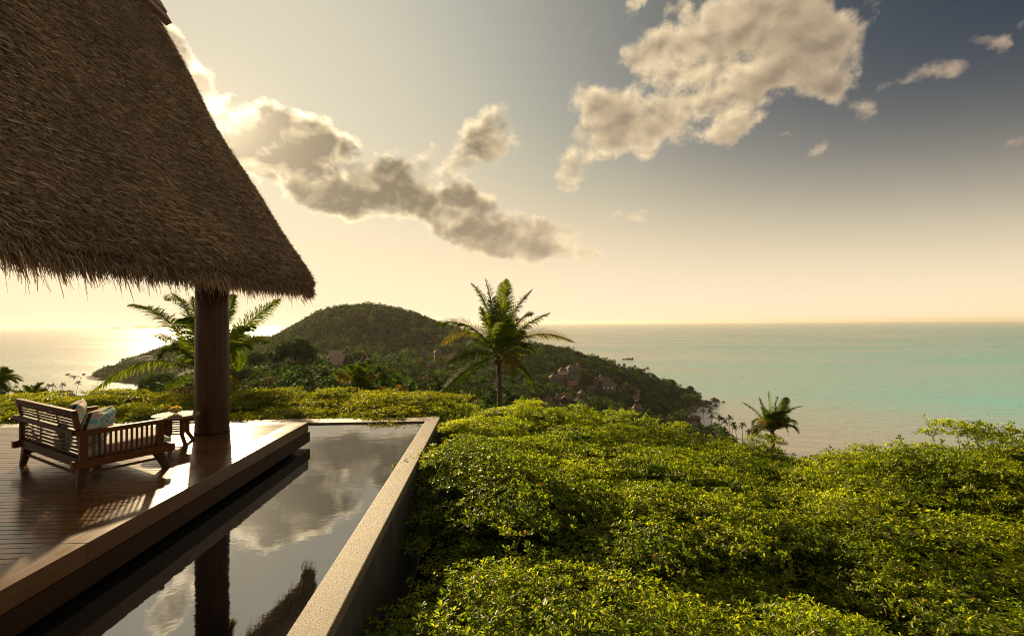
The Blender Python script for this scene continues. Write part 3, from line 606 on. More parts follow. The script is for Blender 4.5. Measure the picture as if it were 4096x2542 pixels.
def build_thatch():
    fall = np.array((math.cos(TH), 0, -math.sin(TH))); nrm = np.array((math.sin(TH), 0, math.cos(TH)))
    n = 340000
    y = rng.uniform(3.2, YV+0.02, n); s = rng.uniform(-0.02, SL-0.1, n)
    keep = (y > 3.6) & ~((s > 4.5) & (y < 5.0)); y = y[keep]; s = s[keep]; n = len(y)
    row = 0.14; s = (np.floor(s/row)+rng.beta(1.2, 3.2, n))*row + 0.03*np.sin(y*2.3)+0.02*np.sin(y*7.1)
    ln = rng.uniform(0.05, 0.145, n); lift = rng.uniform(0.0, 0.035, n)
    b = roof_pt(y, s+ln, lift)
    lay = rng.uniform(0.2, 2.6, n)*np.where(s < 0.9, np.clip(s/0.9, 0.12, 1), 1)        # straw lies raked along the courses
    d = np.tile(fall, (n,1)) + np.array((0, 1.0, 0))*lay[:,None] + rng.normal(size=(n,3))*np.array((0.32, 0.45, 0.32)) + nrm*rng.uniform(0.0, 0.42, n)[:,None]
    b[:,1] -= 0.5*ln*lay/np.sqrt(1+lay**2)
    sd = np.cross(d, nrm)+rng.normal(size=(n,3))*0.35
    V, Fq = blades(b-OFF, d, rng.uniform(0.006, 0.019, n), ln, 0.0, sd)
    o = link('thatch_straw', fast_mesh('thatch_straw', V, Fq), M['thatch'], roof); o['kind'] = 'stuff'
    # ragged straw along the eave
    n = 12000; y = rng.uniform(3.2, YV, n); s = rng.uniform(-0.01, 0.14, n)
    dep = rng.uniform(0, 0.13, n)
    b = roof_pt(y, s)-nrm*dep[:,None]-OFF
    clump = 0.5+0.5*np.sin(y*11+2*np.sin(y*3.1))
    ln = rng.uniform(0.05, 0.17, n)+0.13*rng.random(n)**3*(0.5+clump)+np.where(rng.random(n) < 0.015, 0.22, 0)
    ln *= np.interp(y, [4.5, 9.5, YV], [1.25, 1.0, 0.62])
    d = fall*0.72+np.array((0,0,-0.42))+rng.normal(size=(n,3))*np.array((0.16, 0.22, 0.14))
    V, Fq = blades(b, d, rng.uniform(0.006, 0.015, n), ln, rng.uniform(0, 0.2, n))
    o = link('eave_fringe', fast_mesh('eave_fringe', V, Fq), M['thatch'], roof); o['kind'] = 'stuff'
    # straw poking out of the verge
    n = 9000; s = rng.uniform(0.0, SL, n); dep = rng.uniform(0, 0.28, n)
    b = roof_pt(np.full(n, YV-0.03), s)-nrm*dep[:,None]-OFF
    d = fall+np.array((0, 0.30, 0))+rng.normal(size=(n,3))*0.2+nrm*0.1
    V, Fq = blades(b, d, rng.uniform(0.006, 0.014, n), rng.uniform(0.06, 0.22, n))
    o = link('verge_straw', fast_mesh('verge_straw', V, Fq), M['thatch'], roof); o['kind'] = 'stuff'
    # wire netting laid over the slope
    mb = MB()
    for i in range(64):
        y0 = 4.0+i*0.13; ss = np.linspace(0.5, SL-0.1, 15); pts = roof_pt(y0+0.05*np.sin(ss*3+i)+0.02*ss, ss, 0.035)-OFF
        mb.tube(pts, 0.0022, 3, False)
    o = mb.build('wire_netting', M['wire'], roof); o['kind'] = 'stuff'
    # pale straw bundle tucked round the column head
    n = 700; th = rng.uniform(-2.4, 0.9, n); b = np.stack([np.cos(th)*0.31, np.sin(th)*0.31, rng.uniform(3.0, 3.12, n)-0.02], 1)
    b[:,2] = rng.uniform(2.98, 3.12, n)
    d = np.stack([np.cos(th)*0.35, np.sin(th)*0.35, -np.ones(n)], 1)+rng.normal(size=(n,3))*0.18
    V, Fq = blades(b, d, rng.uniform(0.006, 0.014, n), rng.uniform(0.10, 0.26, n))
    link('column_straw', fast_mesh('column_straw', V, Fq), M['palm_leaf_dry'], roof)['kind'] = 'stuff'
build_thatch()
# ================================================================== FURNITURE
def place(o, loc, rz=0.0): o.location = tuple(loc); o.rotation_euler = (0, 0, rz); return o
# ---- daybed : local s runs along the back (0 at the near arm), t from the back to the front edge
A0 = np.array((-5.284, 6.535, 0.0)); DB_ANG = math.atan2(0.552, -0.834)      # direction of s
def build_daybed():
    root = thing('daybed', A0, 'teak slatted daybed with pale cushion seen from behind on the deck', 'daybed', rz=DB_ANG)
    # local x = s ; local y = -t (right handed), so mirror t
    P = lambda s, t, z: (s, -t, z)
    def box(name, s0, s1, t0, t1, z0, z1, m='teak', bev=0.004, parent=root):
        o = MB().box((s0, -t1, z0), (s1, -t0, z1)).build(name, M[m], parent, bevel=bev); return o
    Ls = 2.36
    for s0 in (0.0, Ls-0.075):
        box('side_rail', s0, s0+0.075, -0.085, 1.10, 0.25, 0.357)
    box('front_rail', 0.078, Ls-0.078, 1.02, 1.075, 0.25, 0.352)
    box('back_rail', 0.078, Ls-0.078, 0.0, 0.06, 0.25, 0.365, 'teak_shaded')
    for i in range(9): box('seat_slat', 0.078, Ls-0.078, 0.09+i*0.103, 0.16+i*0.103, 0.315, 0.335, 'teak')
    # arms
    for s0 in (0.003, Ls-0.073):
        arm = box('arm_rest', s0, s0+0.07, -0.04, 0.955, 0.672, 0.735)
        box('arm_post', s0, s0+0.07, -0.005, 0.078, 0.359, 0.670)
        box('arm_post', s0, s0+0.07, 0.872, 0.955, 0.359, 0.670)
        for i in range(12):
            t0 = 0.135+i*0.0605; box('arm_slat', s0+0.018, s0+0.046, t0, t0+0.024, 0.359, 0.670, bev=0.002)
    # back : mid rail level with the arms, lower slats, raked upper panel
    box('back_mid_rail', -0.07+0.145, Ls-0.075, -0.065, 0.012, 0.684, 0.748, 'teak_shaded')
    box('back_mid_rail', Ls-0.072, Ls+0.03, -0.065, -0.043, 0.684, 0.748, 'teak_shaded')
    for i in range(6): box('back_slat', 0.09, Ls-0.09, 0.020, 0.040, 0.395+i*0.050, 0.420+i*0.050, 'teak_shaded', 0.002)
    for s0 in (0.73, 1.56): box('back_stile', s0, s0+0.06, 0.042, 0.062, 0.368, 0.680, 'teak_shaded')
    # raked panel, leaning back by 17 degrees
    lean = 0.20
    def raked(name, s0, s1, z0, z1, d0, d1, m='teak_shaded', bev=0.003):
        tt = lambda z, d: -0.02-lean*(z-0.75)+d
        mb = MB(); mb.hexa([P(s0,tt(z0,d1),z0),P(s1,tt(z0,d1),z0),P(s1,tt(z0,d0),z0),P(s0,tt(z0,d0),z0)], [P(s0,tt(z1,d1),z1),P(s1,tt(z1,d1),z1),P(s1,tt(z1,d0),z1),P(s0,tt(z1,d0),z1)])
        return mb.build(name, M[m], root, bevel=bev)
    raked('back_top_rail', 0.07, Ls-0.09, 0.93, 1.005, 0.0, 0.055)
    for s0 in (0.075, Ls-0.165): raked('back_post', s0, s0+0.07, 0.752, 0.928, 0.0, 0.055, 'teak')
    for s0 in (0.74, 1.50): raked('back_stile', s0, s0+0.06, 0.752, 0.928, 0.030, 0.050)
    for i in range(4): raked('back_slat', 0.15, Ls-0.17, 0.772+i*0.041, 0.794+i*0.041, 0.008, 0.026)
    # splayed tapered legs
    for (s, t, ds, dt) in ((0.10, 0.06, -0.06, -0.06), (0.10, 0.90, -0.04, 0.11), (Ls-0.16, 0.06, 0.02, -0.05), (Ls-0.12, 0.90, 0.05, 0.10)):
        a, b = 0.058, 0.036
        mb = MB(); mb.hexa([P(s+ds-b, t+dt+b, 0.0), P(s+ds+b, t+dt+b, 0), P(s+ds+b, t+dt-b, 0), P(s+ds-b, t+dt-b, 0)], [P(s-a, t+a, 0.262), P(s+a, t+a, .262), P(s+a, t-a, .262), P(s-a, t-a, .262)])
        mb.build('leg', M['teak_shaded'], root, bevel=0.004)
    q = MB(); q.bar(P(0.075, 0.03, 0.165), P(0.075, 0.95, 0.165), 0.022, 0.032); q.build('stretcher', M['teak'], root)
    q = MB(); q.bar(P(Ls-0.13, 0.03, 0.165), P(Ls-0.13, 0.95, 0.165), 0.022, 0.032); q.build('stretcher', M['teak'], root)
    q = MB(); q.bar(P(0.08, 0.035, 0.15), P(Ls-0.15, 0.035, 0.15), 0.022, 0.032); q.build('stretcher', M['teak_shaded'], root)
    # seat cushion, slightly crowned with a piped edge
    nx, ny = 26, 14; s0, s1, t0, t1 = 0.085, Ls-0.085, 0.07, 1.085; z0, z1 = 0.340, 0.478
    V = []; 
    for k in range(2):
        for j in range(ny):
            for i in range(nx):
                u, v = i/(nx-1), j/(ny-1); e = min(u*(s1-s0), (1-u)*(s1-s0), v*(t1-t0), (1-v)*(t1-t0)); rd = 0.05
                ins = rd-math.sqrt(max(0, rd*rd-max(0, rd-e)**2)) if e < rd else 0.0
                crown = 0.018*math.sin(math.pi*u)**0.5*math.sin(math.pi*v)**0.5+0.004*math.sin(u*31+v*7)
                z = (z1-ins+crown) if k else (z0+ins*0.6); V.append(P(s0+(s1-s0)*u, t0+(t1-t0)*v, z))
    Fq = []; n1 = nx*ny
    for j in range(ny-1):
        for i in range(nx-1):
            a = j*nx+i; Fq.append((a, a+1, a+nx+1, a+nx)); Fq.append((n1+a, n1+a+nx, n1+a+nx+1, n1+a+1))
    rim = [i for i in range(nx)]+[j*nx+nx-1 for j in range(1, ny)]+[(ny-1)*nx+i for i in range(nx-2, -1, -1)]+[j*nx for j in range(ny-2, 0, -1)]
    for k in range(len(rim)): a, b = rim[k], rim[(k+1) % len(rim)]; Fq.append((a, n1+a, n1+b, b))
    c = link('seat_cushion', fast_mesh('seat_cushion', np.array(V), np.array(Fq)), M['cushion'], root, smooth=True)
    tag(c, 'pale grey linen seat cushion')
    return root
daybed = build_daybed()
def db(s, t, z):
    c, sn = math.cos(DB_ANG), math.sin(DB_ANG); return A0+np.array((c*s+sn*t, sn*s-c*t, z))
def build_pillow(s, t, z, label, lean=0.35, yaw=0.0, w=0.62, h=0.50, th=0.17):
    root = thing('throw_pillow', db(s, t, z), label, 'pillow', 'leaf print pillows on the daybed', rz=DB_ANG+yaw)
    root.rotation_euler = (lean, 0, DB_ANG+yaw)
    n = 22
    for side, m, nm in ((1, 'stripe', 'striped_back'), (-1, 'pillow', 'printed_front')):
        V = []
        for j in range(n):
            for i in range(n):
                u, v = 2*i/(n-1)-1, 2*j/(n-1)-1
                pin = 1-0.10*(u*u*(1-0.5*v*v)+0) ; pz = 1-0.10*(v*v)
                x = u*w/2*(1-0.07*(1-v*v)*0 - 0.06*(1-abs(v))**1.0*abs(u)**4*0.6); zz = v*h/2*(1-0.08*(1-abs(u))*abs(v)**4)
                d = th/2*((1-u**4)*(1-v**4))**0.55
                d += 0.006*math.sin(u*9+v*5+s*7)*(1-u*u)*(1-v*v)
                V.append((x, side*d, h/2+zz))
        Fq = [(j*n+i, j*n+i+1, (j+1)*n+i+1, (j+1)*n+i) for j in range(n-1) for i in range(n-1)]
        if side > 0: Fq = [f[::-1] for f in Fq]
        link(nm, fast_mesh(nm, np.array(V), np.array(Fq)), M[m], root, smooth=True)
    pts = [(-w/2, 0, 0), (w/2, 0, 0), (w/2, 0, h), (-w/2, 0, h), (-w/2, 0, 0)]
    MB().tube(pts, 0.006, 6, False).build('piping', M['stripe'], root, smooth=True)
    return root
build_pillow(0.42, 0.24, 0.50, 'rounded leaf print pillow leaning by the near arm of the daybed', 0.30, -0.72, 0.56, 0.47, 0.26)
build_pillow(1.22, 0.20, 0.50, 'leaf print pillow with striped back at the far end of the daybed', 0.34, -0.42, 0.62, 0.52, 0.22)

# ---- side table
def build_table():
    c = np.array((-5.605, 8.953, 0.0)); root = thing('side_table', c, 'round beige stone topped side table with slatted wooden base beside the column', 'table', rz=0.25)
    R = 0.365; MB().lathe([(R-0.008, 0.478), (R, 0.484), (R, 0.509), (R-0.006, 0.515), (0.0005, 0.5155)], 56).build('table_top', M['marble'], root, smooth=False, bevel=0)
    MB().lathe([(R-0.05, 0.455), (R-0.05, 0.4775), (0.001, 0.4776)], 40).build('top_ring', M['teak'], root)
    for k in range(4):
        a = math.pi/4+k*math.pi/2; d = np.array((math.cos(a), math.sin(a), 0)); t = np.array((-d[1], d[0], 0)); 
        pr = [(0.225, 0.455), (0.225, 0.16), (0.335, 0.0), (0.265, 0.0), (0.155, 0.17), (0.155, 0.455)]
        V = [d*r+t*e+np.array((0,0,z)) for e in (-0.021, 0.021) for r, z in pr]
        n = len(pr); fs = [tuple(range(n))[::-1], tuple(range(n, 2*n))]+[(i, (i+1) % n, n+(i+1) % n, n+i) for i in range(n)]
        MB().add(V, fs).build('leg', M['teak'], root, bevel=0.003)
    for k in range(4):          # slatted panels between the legs
        a0 = math.pi/4+k*math.pi/2; a1 = a0+math.pi/2; p0 = np.array((math.cos(a0), math.sin(a0), 0))*0.19; p1 = np.array((math.cos(a1), math.sin(a1), 0))*0.19
        for z in (0.19, 0.235, 0.275, 0.315, 0.355, 0.395, 0.435): MB().bar(p0*0.9+p1*0.1+(0,0,z), p0*0.1+p1*0.9+(0,0,z), 0.016, 0.022).build('slat', M['teak'], root)
    return root
build_table()
bc = np.array((-5.585, 8.915, 0.517))
bowl = thing('glass_bowl', bc, 'amber glass footed bowl on the stone side table', 'bowl')
MB().lathe([(0.050, 0.0), (0.052, 0.006), (0.026, 0.012), (0.022, 0.028), (0.045, 0.036), (0.092, 0.052), (0.108, 0.078), (0.104, 0.100), (0.096, 0.112), (0.091, 0.108), (0.097, 0.080), (0.082, 0.062), (0.030, 0.046), (0.001, 0.044)], 40).build('bowl', M['amber'], bowl, smooth=True)
fl = thing('flower_heads', bc+np.array((0, 0, 0.085)), 'small heap of pale yellow flowers filling the glass bowl', 'flowers')
n = 420; th = rng.uniform(0, 2*math.pi, n); rr = 0.082*np.sqrt(rng.random(n)); b = np.stack([rr*np.cos(th), rr*np.sin(th), 0.018+0.028*(1-(rr/0.082)**2)+rng.uniform(-0.012, 0.008, n)], 1)
V, Fq = blades(b, rng.normal(size=(n,3))*0.8+np.array((0,0,0.7)), rng.uniform(0.008, 0.014, n), rng.uniform(0.012, 0.022, n))
link('petals', fast_mesh('petals', V, Fq), M['petal'], fl)['kind'] = 'stuff'
# ================================================================== VEGETATION
def leaf_batch(pos, fwd, up, length, width, fold=0.18, curl=0.12):
    """obovate leaves of 4 triangles each; all inputs (n,3) / (n,)"""
    f = fwd/np.linalg.norm(fwd, axis=1, keepdims=True); s = np.cross(f, up); s /= np.linalg.norm(s, axis=1, keepdims=True)+1e-9; u = np.cross(s, f)
    L = length[:,None]; W = width[:,None]
    P = [pos, pos+f*L*.38+s*W*.33+u*W*fold*.6, pos+f*L*.76+s*W*.5+u*W*fold-u*L*curl*.4, pos+f*L-u*L*curl, pos+f*L*.76-s*W*.5+u*W*fold-u*L*curl*.4, pos+f*L*.38-s*W*.33+u*W*fold*.6]
    V = np.stack(P, 1).reshape(-1, 3); i = np.arange(len(pos))*6
    Fq = np.concatenate([np.stack([i,i+1,i+2],1), np.stack([i,i+2,i+3],1), np.stack([i,i+3,i+4],1), np.stack([i,i+4,i+5],1)]); return V, Fq
def shrub_mesh(R, H, nplate, dens, seed, leaf=0.059, airy=False):
    """tiered shrub: flat umbrella sprays at stepped heights round a few stems"""
    g = np.random.default_rng(seed); pos = []; nor = []; tw = MB()
    for k in range(nplate):
        th = k*2.399+g.normal()*0.35; rr = R*math.sqrt((k+0.5)/nplate)*0.92
        lev = g.choice([0.0, 0.0, 0.16, 0.34, 0.55, 0.8]) if not airy else g.choice([0.0, 0.2, 0.4, 0.7, 0.95])
        zc = H*(1-0.34*(rr/R)**2)-lev+g.normal()*0.03
        c = np.array((rr*math.cos(th), rr*math.sin(th), zc)); pr = g.uniform(0.34, 0.62)*(0.72 if airy else 1.0)
        out = np.array((math.cos(th), math.sin(th), 0)); tilt = g.uniform(0.0, 0.22)*rr/R+g.uniform(-0.05, 0.05)
        nrm = np.array((out[0]*tilt, out[1]*tilt, 1.0)); nrm /= np.linalg.norm(nrm)
        e1 = np.cross(nrm, (0.3, 0.9, 0.1)); e1 /= np.linalg.norm(e1); e2 = np.cross(nrm, e1)
        base = np.array((0.18*math.cos(th+1)*g.random(), 0.18*math.sin(th+1)*g.random(), 0.02))
        mid = base*0.45+c*0.55+np.array((0, 0, -0.16*g.random()))
        tw.tube([base, mid, c-nrm*0.05], [0.013, 0.009, 0.005], 4, False)
        ntw = 8; a0 = g.uniform(0, 6.28)
        for q in range(ntw):
            a = a0+q*2*math.pi/ntw+g.normal()*0.22; L = pr*g.uniform(0.55, 1.35); d = e1*math.cos(a)+e2*math.sin(a); sd = np.cross(nrm, d)
            dr = g.uniform(0.02, 0.16)*L; f_ = lambda t: c+d*L*t+nrm*(0.05*t-dr*t*t)
            tw.tube([c-nrm*0.05, f_(0.5)-nrm*0.015, f_(1.0)-nrm*0.01], [0.0045, 0.0035, 0.0015], 3, False)
            m = max(4, int(dens*math.pi*pr*pr/ntw)); t = g.random(m)**0.6*1.03
            p = np.stack([f_(x) for x in t])+sd*(g.normal(size=(m,1))*0.17*L*(0.25+t[:,None]))+nrm*(g.normal(size=(m,1))*0.018+0.008)
            pos.append(p); nor.append(np.tile(nrm+d*0.35, (m,1)))
        if g.random() < (0.4 if not airy else 0.7):       # a shoot standing up from the spray
            L = g.uniform(0.10, 0.28); tip = c+np.array((g.normal()*0.06, g.normal()*0.06, L)); tw.tube([c, tip], [0.004, 0.002], 3, False)
            t = np.linspace(0.25, 1, 6)[:,None]; pos.append(c+(tip-c)*t+g.normal(size=(6,3))*0.01); nor.append(np.tile(np.array((0,0,1.0)), (6,1)))
    pos = np.concatenate(pos); nor = np.concatenate(nor); n = len(pos); k = 5
    pos = np.repeat(pos, k, 0); nor = np.repeat(nor, k, 0); N = n*k
    ang = np.tile(np.arange(k)*2*math.pi/k, n)+np.repeat(g.uniform(0, 6.28, n), k)+g.normal(size=N)*0.3
    nor += g.normal(size=(N,3))*0.28; nor /= np.linalg.norm(nor, axis=1, keepdims=True)
    e1 = np.cross(nor, (0.2, 0.3, 0.93)); e1 /= np.linalg.norm(e1, axis=1, keepdims=True)+1e-9; e2 = np.cross(nor, e1)
    rad = e1*np.cos(ang)[:,None]+e2*np.sin(ang)[:,None]; tilt = g.uniform(0.15, 1.1, N)[:,None]
    f = rad+nor*tilt; u = nor-rad*tilt*0.8
    L = leaf*g.uniform(0.6, 1.25, N)
    V, Fq = leaf_batch(pos+rad*0.006, f, u, L, L*g.uniform(0.40, 0.52, N))
    return fast_mesh('foliage', V, Fq), tw.mesh('branches')
SH = [shrub_mesh(1.15, 1.25, 24, 145, 11), shrub_mesh(1.10, 1.30, 23, 145, 12), shrub_mesh(1.20, 1.20, 25, 145, 13), shrub_mesh(1.15, 1.25, 24, 145, 14)]
SG = [shrub_mesh(1.15, 1.15, 32, 150, 21), shrub_mesh(1.15, 1.15, 32, 150, 22)]
SA = [shrub_mesh(1.15, 1.75, 30, 130, 31, airy=True), shrub_mesh(1.0, 1.7, 26, 130, 32, airy=True)]
for me, tw in SH+SA: me.materials.append(M['shrub']); tw.materials.append(M['twig'])
for me, tw in SG: me.materials.append(M['shrub_gold']); tw.materials.append(M['twig'])
HC = np.array([(-0.9,3.6,-0.66),(-0.8,5.0,-0.66),(-0.6,6.3,-1.0),(-0.7,7.6,-0.68),(-0.7,9.0,-0.42),(-0.7,11,-0.30),(-0.7,13,-0.28),(0.5,15,-0.52),(0.2,4.6,-0.62),(1.2,5.4,-0.74),(1.4,6.5,-1.25),(1.5,7.8,-0.72),(1.5,10,-0.58),(2,13,-0.66),
               (2.5,3.6,-0.95),(2.6,4.8,-0.85),(3.2,5.9,-1.45),(4.5,5.4,-1.35),(3.5,7.2,-0.85),(3.5,9,-0.66),(4,11.5,-0.78),(4.2,3.8,-1.10),(5.5,6.6,-0.95),(6,8,-0.85),(6.5,10,-0.96),(6.2,5.0,-1.35),(8,7,-1.05),(8.5,9,-0.85),(9,6,-1.2),(11,9,-0.8)])
def hedge_top(x, y):
    w = 1/(((HC[:,0]-x)**2+(HC[:,1]-y)**2)+0.12)**1.6; return float((w*HC[:,2]).sum()/w.sum())
n_sh = [0]
def shrub(x, y, ztop, meshes, label, group, sc=None, zsc=None):
    me, tw = meshes; H = max(v.co.z for v in me.vertices) if 'top' not in me else me['top']; me['top'] = H
    sc = sc or random.uniform(0.85, 1.12); zs = zsc or sc*random.uniform(0.9, 1.1)
    r = thing('shrub', (x, y, ztop-H*zs), label, 'shrub', group, random.uniform(0, 6.28)); r.scale = (sc, sc, zs)
    link('foliage', me, M['shrub'], r)['kind'] = 'stuff'; link('branches', tw, M['twig'], r); n_sh[0] += 1; return r
HOLES = [(-0.9,7.5),(0.3,7.2),(1.1,6.8),(2.1,6.3),(2.9,6.3),(3.6,6.0),(5.1,5.5),(4.6,7.4),(6.4,6.3),(2.4,9.4),(6.0,8.9)]
def shrub_label(x, y, far):
    if y < 4.9: return 'low glossy shrub in the front row at the bottom of the picture'
    if x < 0.5 and y < 13: return 'low glossy green shrub growing right against the pool wall'
    if far-y < 1.3: return 'sunlit yellow green shrub on the far edge of the hedge above the bay'
    if x > 0.62*y: return 'low glossy shrub on the right hand side of the shrub mass'
    return 'low glossy shrub in the middle of the shrub mass beyond the pool wall'
def place_shrubs():
    pts = []
    y = 3.4; row = 0
    while y < 16.5:
        x = -0.35+(0.5 if row % 2 else 0.0)
        while x < 13:
            xx, yy = x+random.uniform(-.22, .22), y+random.uniform(-.2, .2)
            xx = max(xx, -0.30 if yy < 13 else -1)
            vis = xx < yy*1.30+0.6
            far = 15.8-0.60*max(0.0, xx-0.4)
            if vis and yy < far: pts.append((xx, yy))
            x += 1.16
        y += 1.0; row += 1
    for i, (x, y) in enumerate(pts):
        hd = min(math.hypot(x-a, (y-b)*1.2) for a, b in HOLES)
        if hd < 0.62: continue
        zt = hedge_top(x, y)+random.uniform(-0.22, 0.20)-0.35*max(0, 1-hd/1.2)
        lab = shrub_label(x, y, 15.8-0.60*max(0.0, x-0.4))
        sc = random.uniform(0.92, 1.28); shrub(x, y, zt, random.choice(SH), lab, 'shrubs ' + lab.split('shrub ', 1)[1], sc, random.uniform(0.85, 1.0))
place_shrubs()
# a few shoots that break the hedge line, and the tall open bush at the right edge
for px, py, d, lab in [(2110, 1588, 15.0, 'leafy shrub standing proud of the hedge below the tall central palm'), (1800, 1592, 14.6, 'rounded shrub at the pool corner in front of a brown roof'), (2640, 1655, 13.2, 'taller yellow green shrub right of the villas, its spray against the bay'),
                       (2290, 1602, 13.8, 'upright shrub spray in front of the lower villas'), (2480, 1628, 13.2, 'open shrub spray between the lower villas and the beach'), (3060, 1728, 12.2, 'shrub with a long side spray in front of the right palm'), (3480, 1770, 11.2, 'shrub with a flat top against the grey bay water')]:
    p = at(px, py, d); shrub(p[0], p[1], p[2], random.choice(SA), lab, 'shoots above the hedge', 0.85, 0.95)
for px, py, d, sc, lab in [(3905, 1668, 9.4, 1.15, 'tall open bush with visible branches at the right edge against the sea'), (4060, 1700, 8.8, 1.05, 'open bush cut by the right edge of the picture'), (3760, 1760, 9.8, 0.9, 'lower open bush just left of the tall bush at the right edge')]:
    p = at(px, py, d); shrub(p[0], p[1], p[2], SA[0] if sc > 1.1 else SA[1], lab, None, sc, sc*1.05)
for px, py, d, lab in [(3905, 1790, 9.0, 'dense shrub at the foot of the tall open bush by the right edge'), (4070, 1800, 8.5, 'dense shrub below the bush that the right edge cuts'), (3720, 1815, 9.4, 'dense rounded shrub left of the tall bush foot'), (3560, 1830, 10.0, 'low shrub on the hedge line where the grey bay dips lowest')]:
    p = at(px, py, d); shrub(p[0], p[1], p[2], random.choice(SH), lab, None, 1.1, 1.0)
LG = 'clipped golden green hedge shrub behind the far pool wall'
for row, (yy, zt) in enumerate(((14.1, -0.20), (15.2, -0.04), (16.3, 0.02))):
    x = -16.6+0.5*row
    while x < -1.0:
        shrub(x+random.uniform(-.15, .15), yy+random.uniform(-.12, .12), zt+random.uniform(-0.07, 0.09), random.choice(SG), LG, 'hedge behind the far pool wall', random.uniform(0.95, 1.1), random.uniform(0.9, 1.05)); x += 1.08

# ---- palms
def bez(P0, P1, P2, t):
    C = 2*P1-0.5*(P0+P2); t = t[:,None]; return (1-t)**2*P0+2*t*(1-t)*C+t*t*P2
def frond(mb_leaf, mb_stalk, P0, P1, P2, seed, npair=46, lmax=0.85, wid=0.035, hang=0.5, roll=0.0, stalk=0.035):
    g = np.random.default_rng(seed); ts = np.linspace(0, 1, 15); C = bez(P0, P1, P2, ts)
    mb_stalk.tube(C, np.linspace(stalk, 0.006, 15), 5, False)
    t = np.linspace(0.13, 0.995, npair); c = bez(P0, P1, P2, t); tan = bez(P0, P1, P2, np.minimum(t+0.01, 1.01))-bez(P0, P1, P2, t-0.01); tan /= np.linalg.norm(tan, axis=1, keepdims=True)
    up = np.array((0, 0, 1.0)); cam = CAM-P0; cam = cam/np.linalg.norm(cam)
    sd = np.cross(tan, up+0.25*cam*math.sin(seed*1.7)); sd /= np.linalg.norm(sd, axis=1, keepdims=True)+1e-6; nn = np.cross(sd, tan)
    c_, s_ = math.cos(roll), math.sin(roll); sd, nn = sd*c_+nn*s_, nn*c_-sd*s_
    prof = (np.sin(np.pi*np.clip(t*0.93+0.09, 0, 1))**0.65)*(1-0.25*t)
    Vs = []; Fs = []; n0 = 0
    for sg in (-1, 1):
        L = lmax*prof*g.uniform(0.85, 1.12, npair); fw = 0.55+0.55*t+g.normal(size=npair)*0.07
        d = tan*fw[:,None]+sd*sg+nn*(0.28+0.15*g.normal(size=npair))[:,None]; d /= np.linalg.norm(d, axis=1, keepdims=True)
        hg = hang*g.uniform(0.6, 1.4, npair)
        p1 = c+d*L[:,None]*0.45-up*(L*hg*0.12)[:,None]; d2 = d-up*hg[:,None]; d2 /= np.linalg.norm(d2, axis=1, keepdims=True)
        d3 = d-up*(hg*2.1)[:,None]; d3 /= np.linalg.norm(d3, axis=1, keepdims=True)
        p2 = p1+d2*L[:,None]*0.33; p3 = p2+d3*L[:,None]*0.26
        w = wid*0.5*g.uniform(0.8, 1.2, npair)[:,None]; wd = np.cross(d, nn+0.5*sd*sg); wd /= np.linalg.norm(wd, axis=1, keepdims=True)+1e-6
        V = np.stack([c-wd*w*.6, c+wd*w*.6, p1+wd*w, p1-wd*w, p2+wd*w*.75, p2-wd*w*.75, p3], 1).reshape(-1, 3); i = np.arange(npair)*7
        for (a, b, e, f) in ((0,1,2,3), (3,2,4,5)): Fs.append(np.stack([i+a,i+b,i+e],1)+n0); Fs.append(np.stack([i+a,i+e,i+f],1)+n0)
        Fs.append(np.stack([i+5,i+4,i+6],1)+n0); Vs.append(V); n0 += len(V)
    V = np.concatenate(Vs); Fq = np.concatenate(Fs); mb_leaf.append((V, Fq))
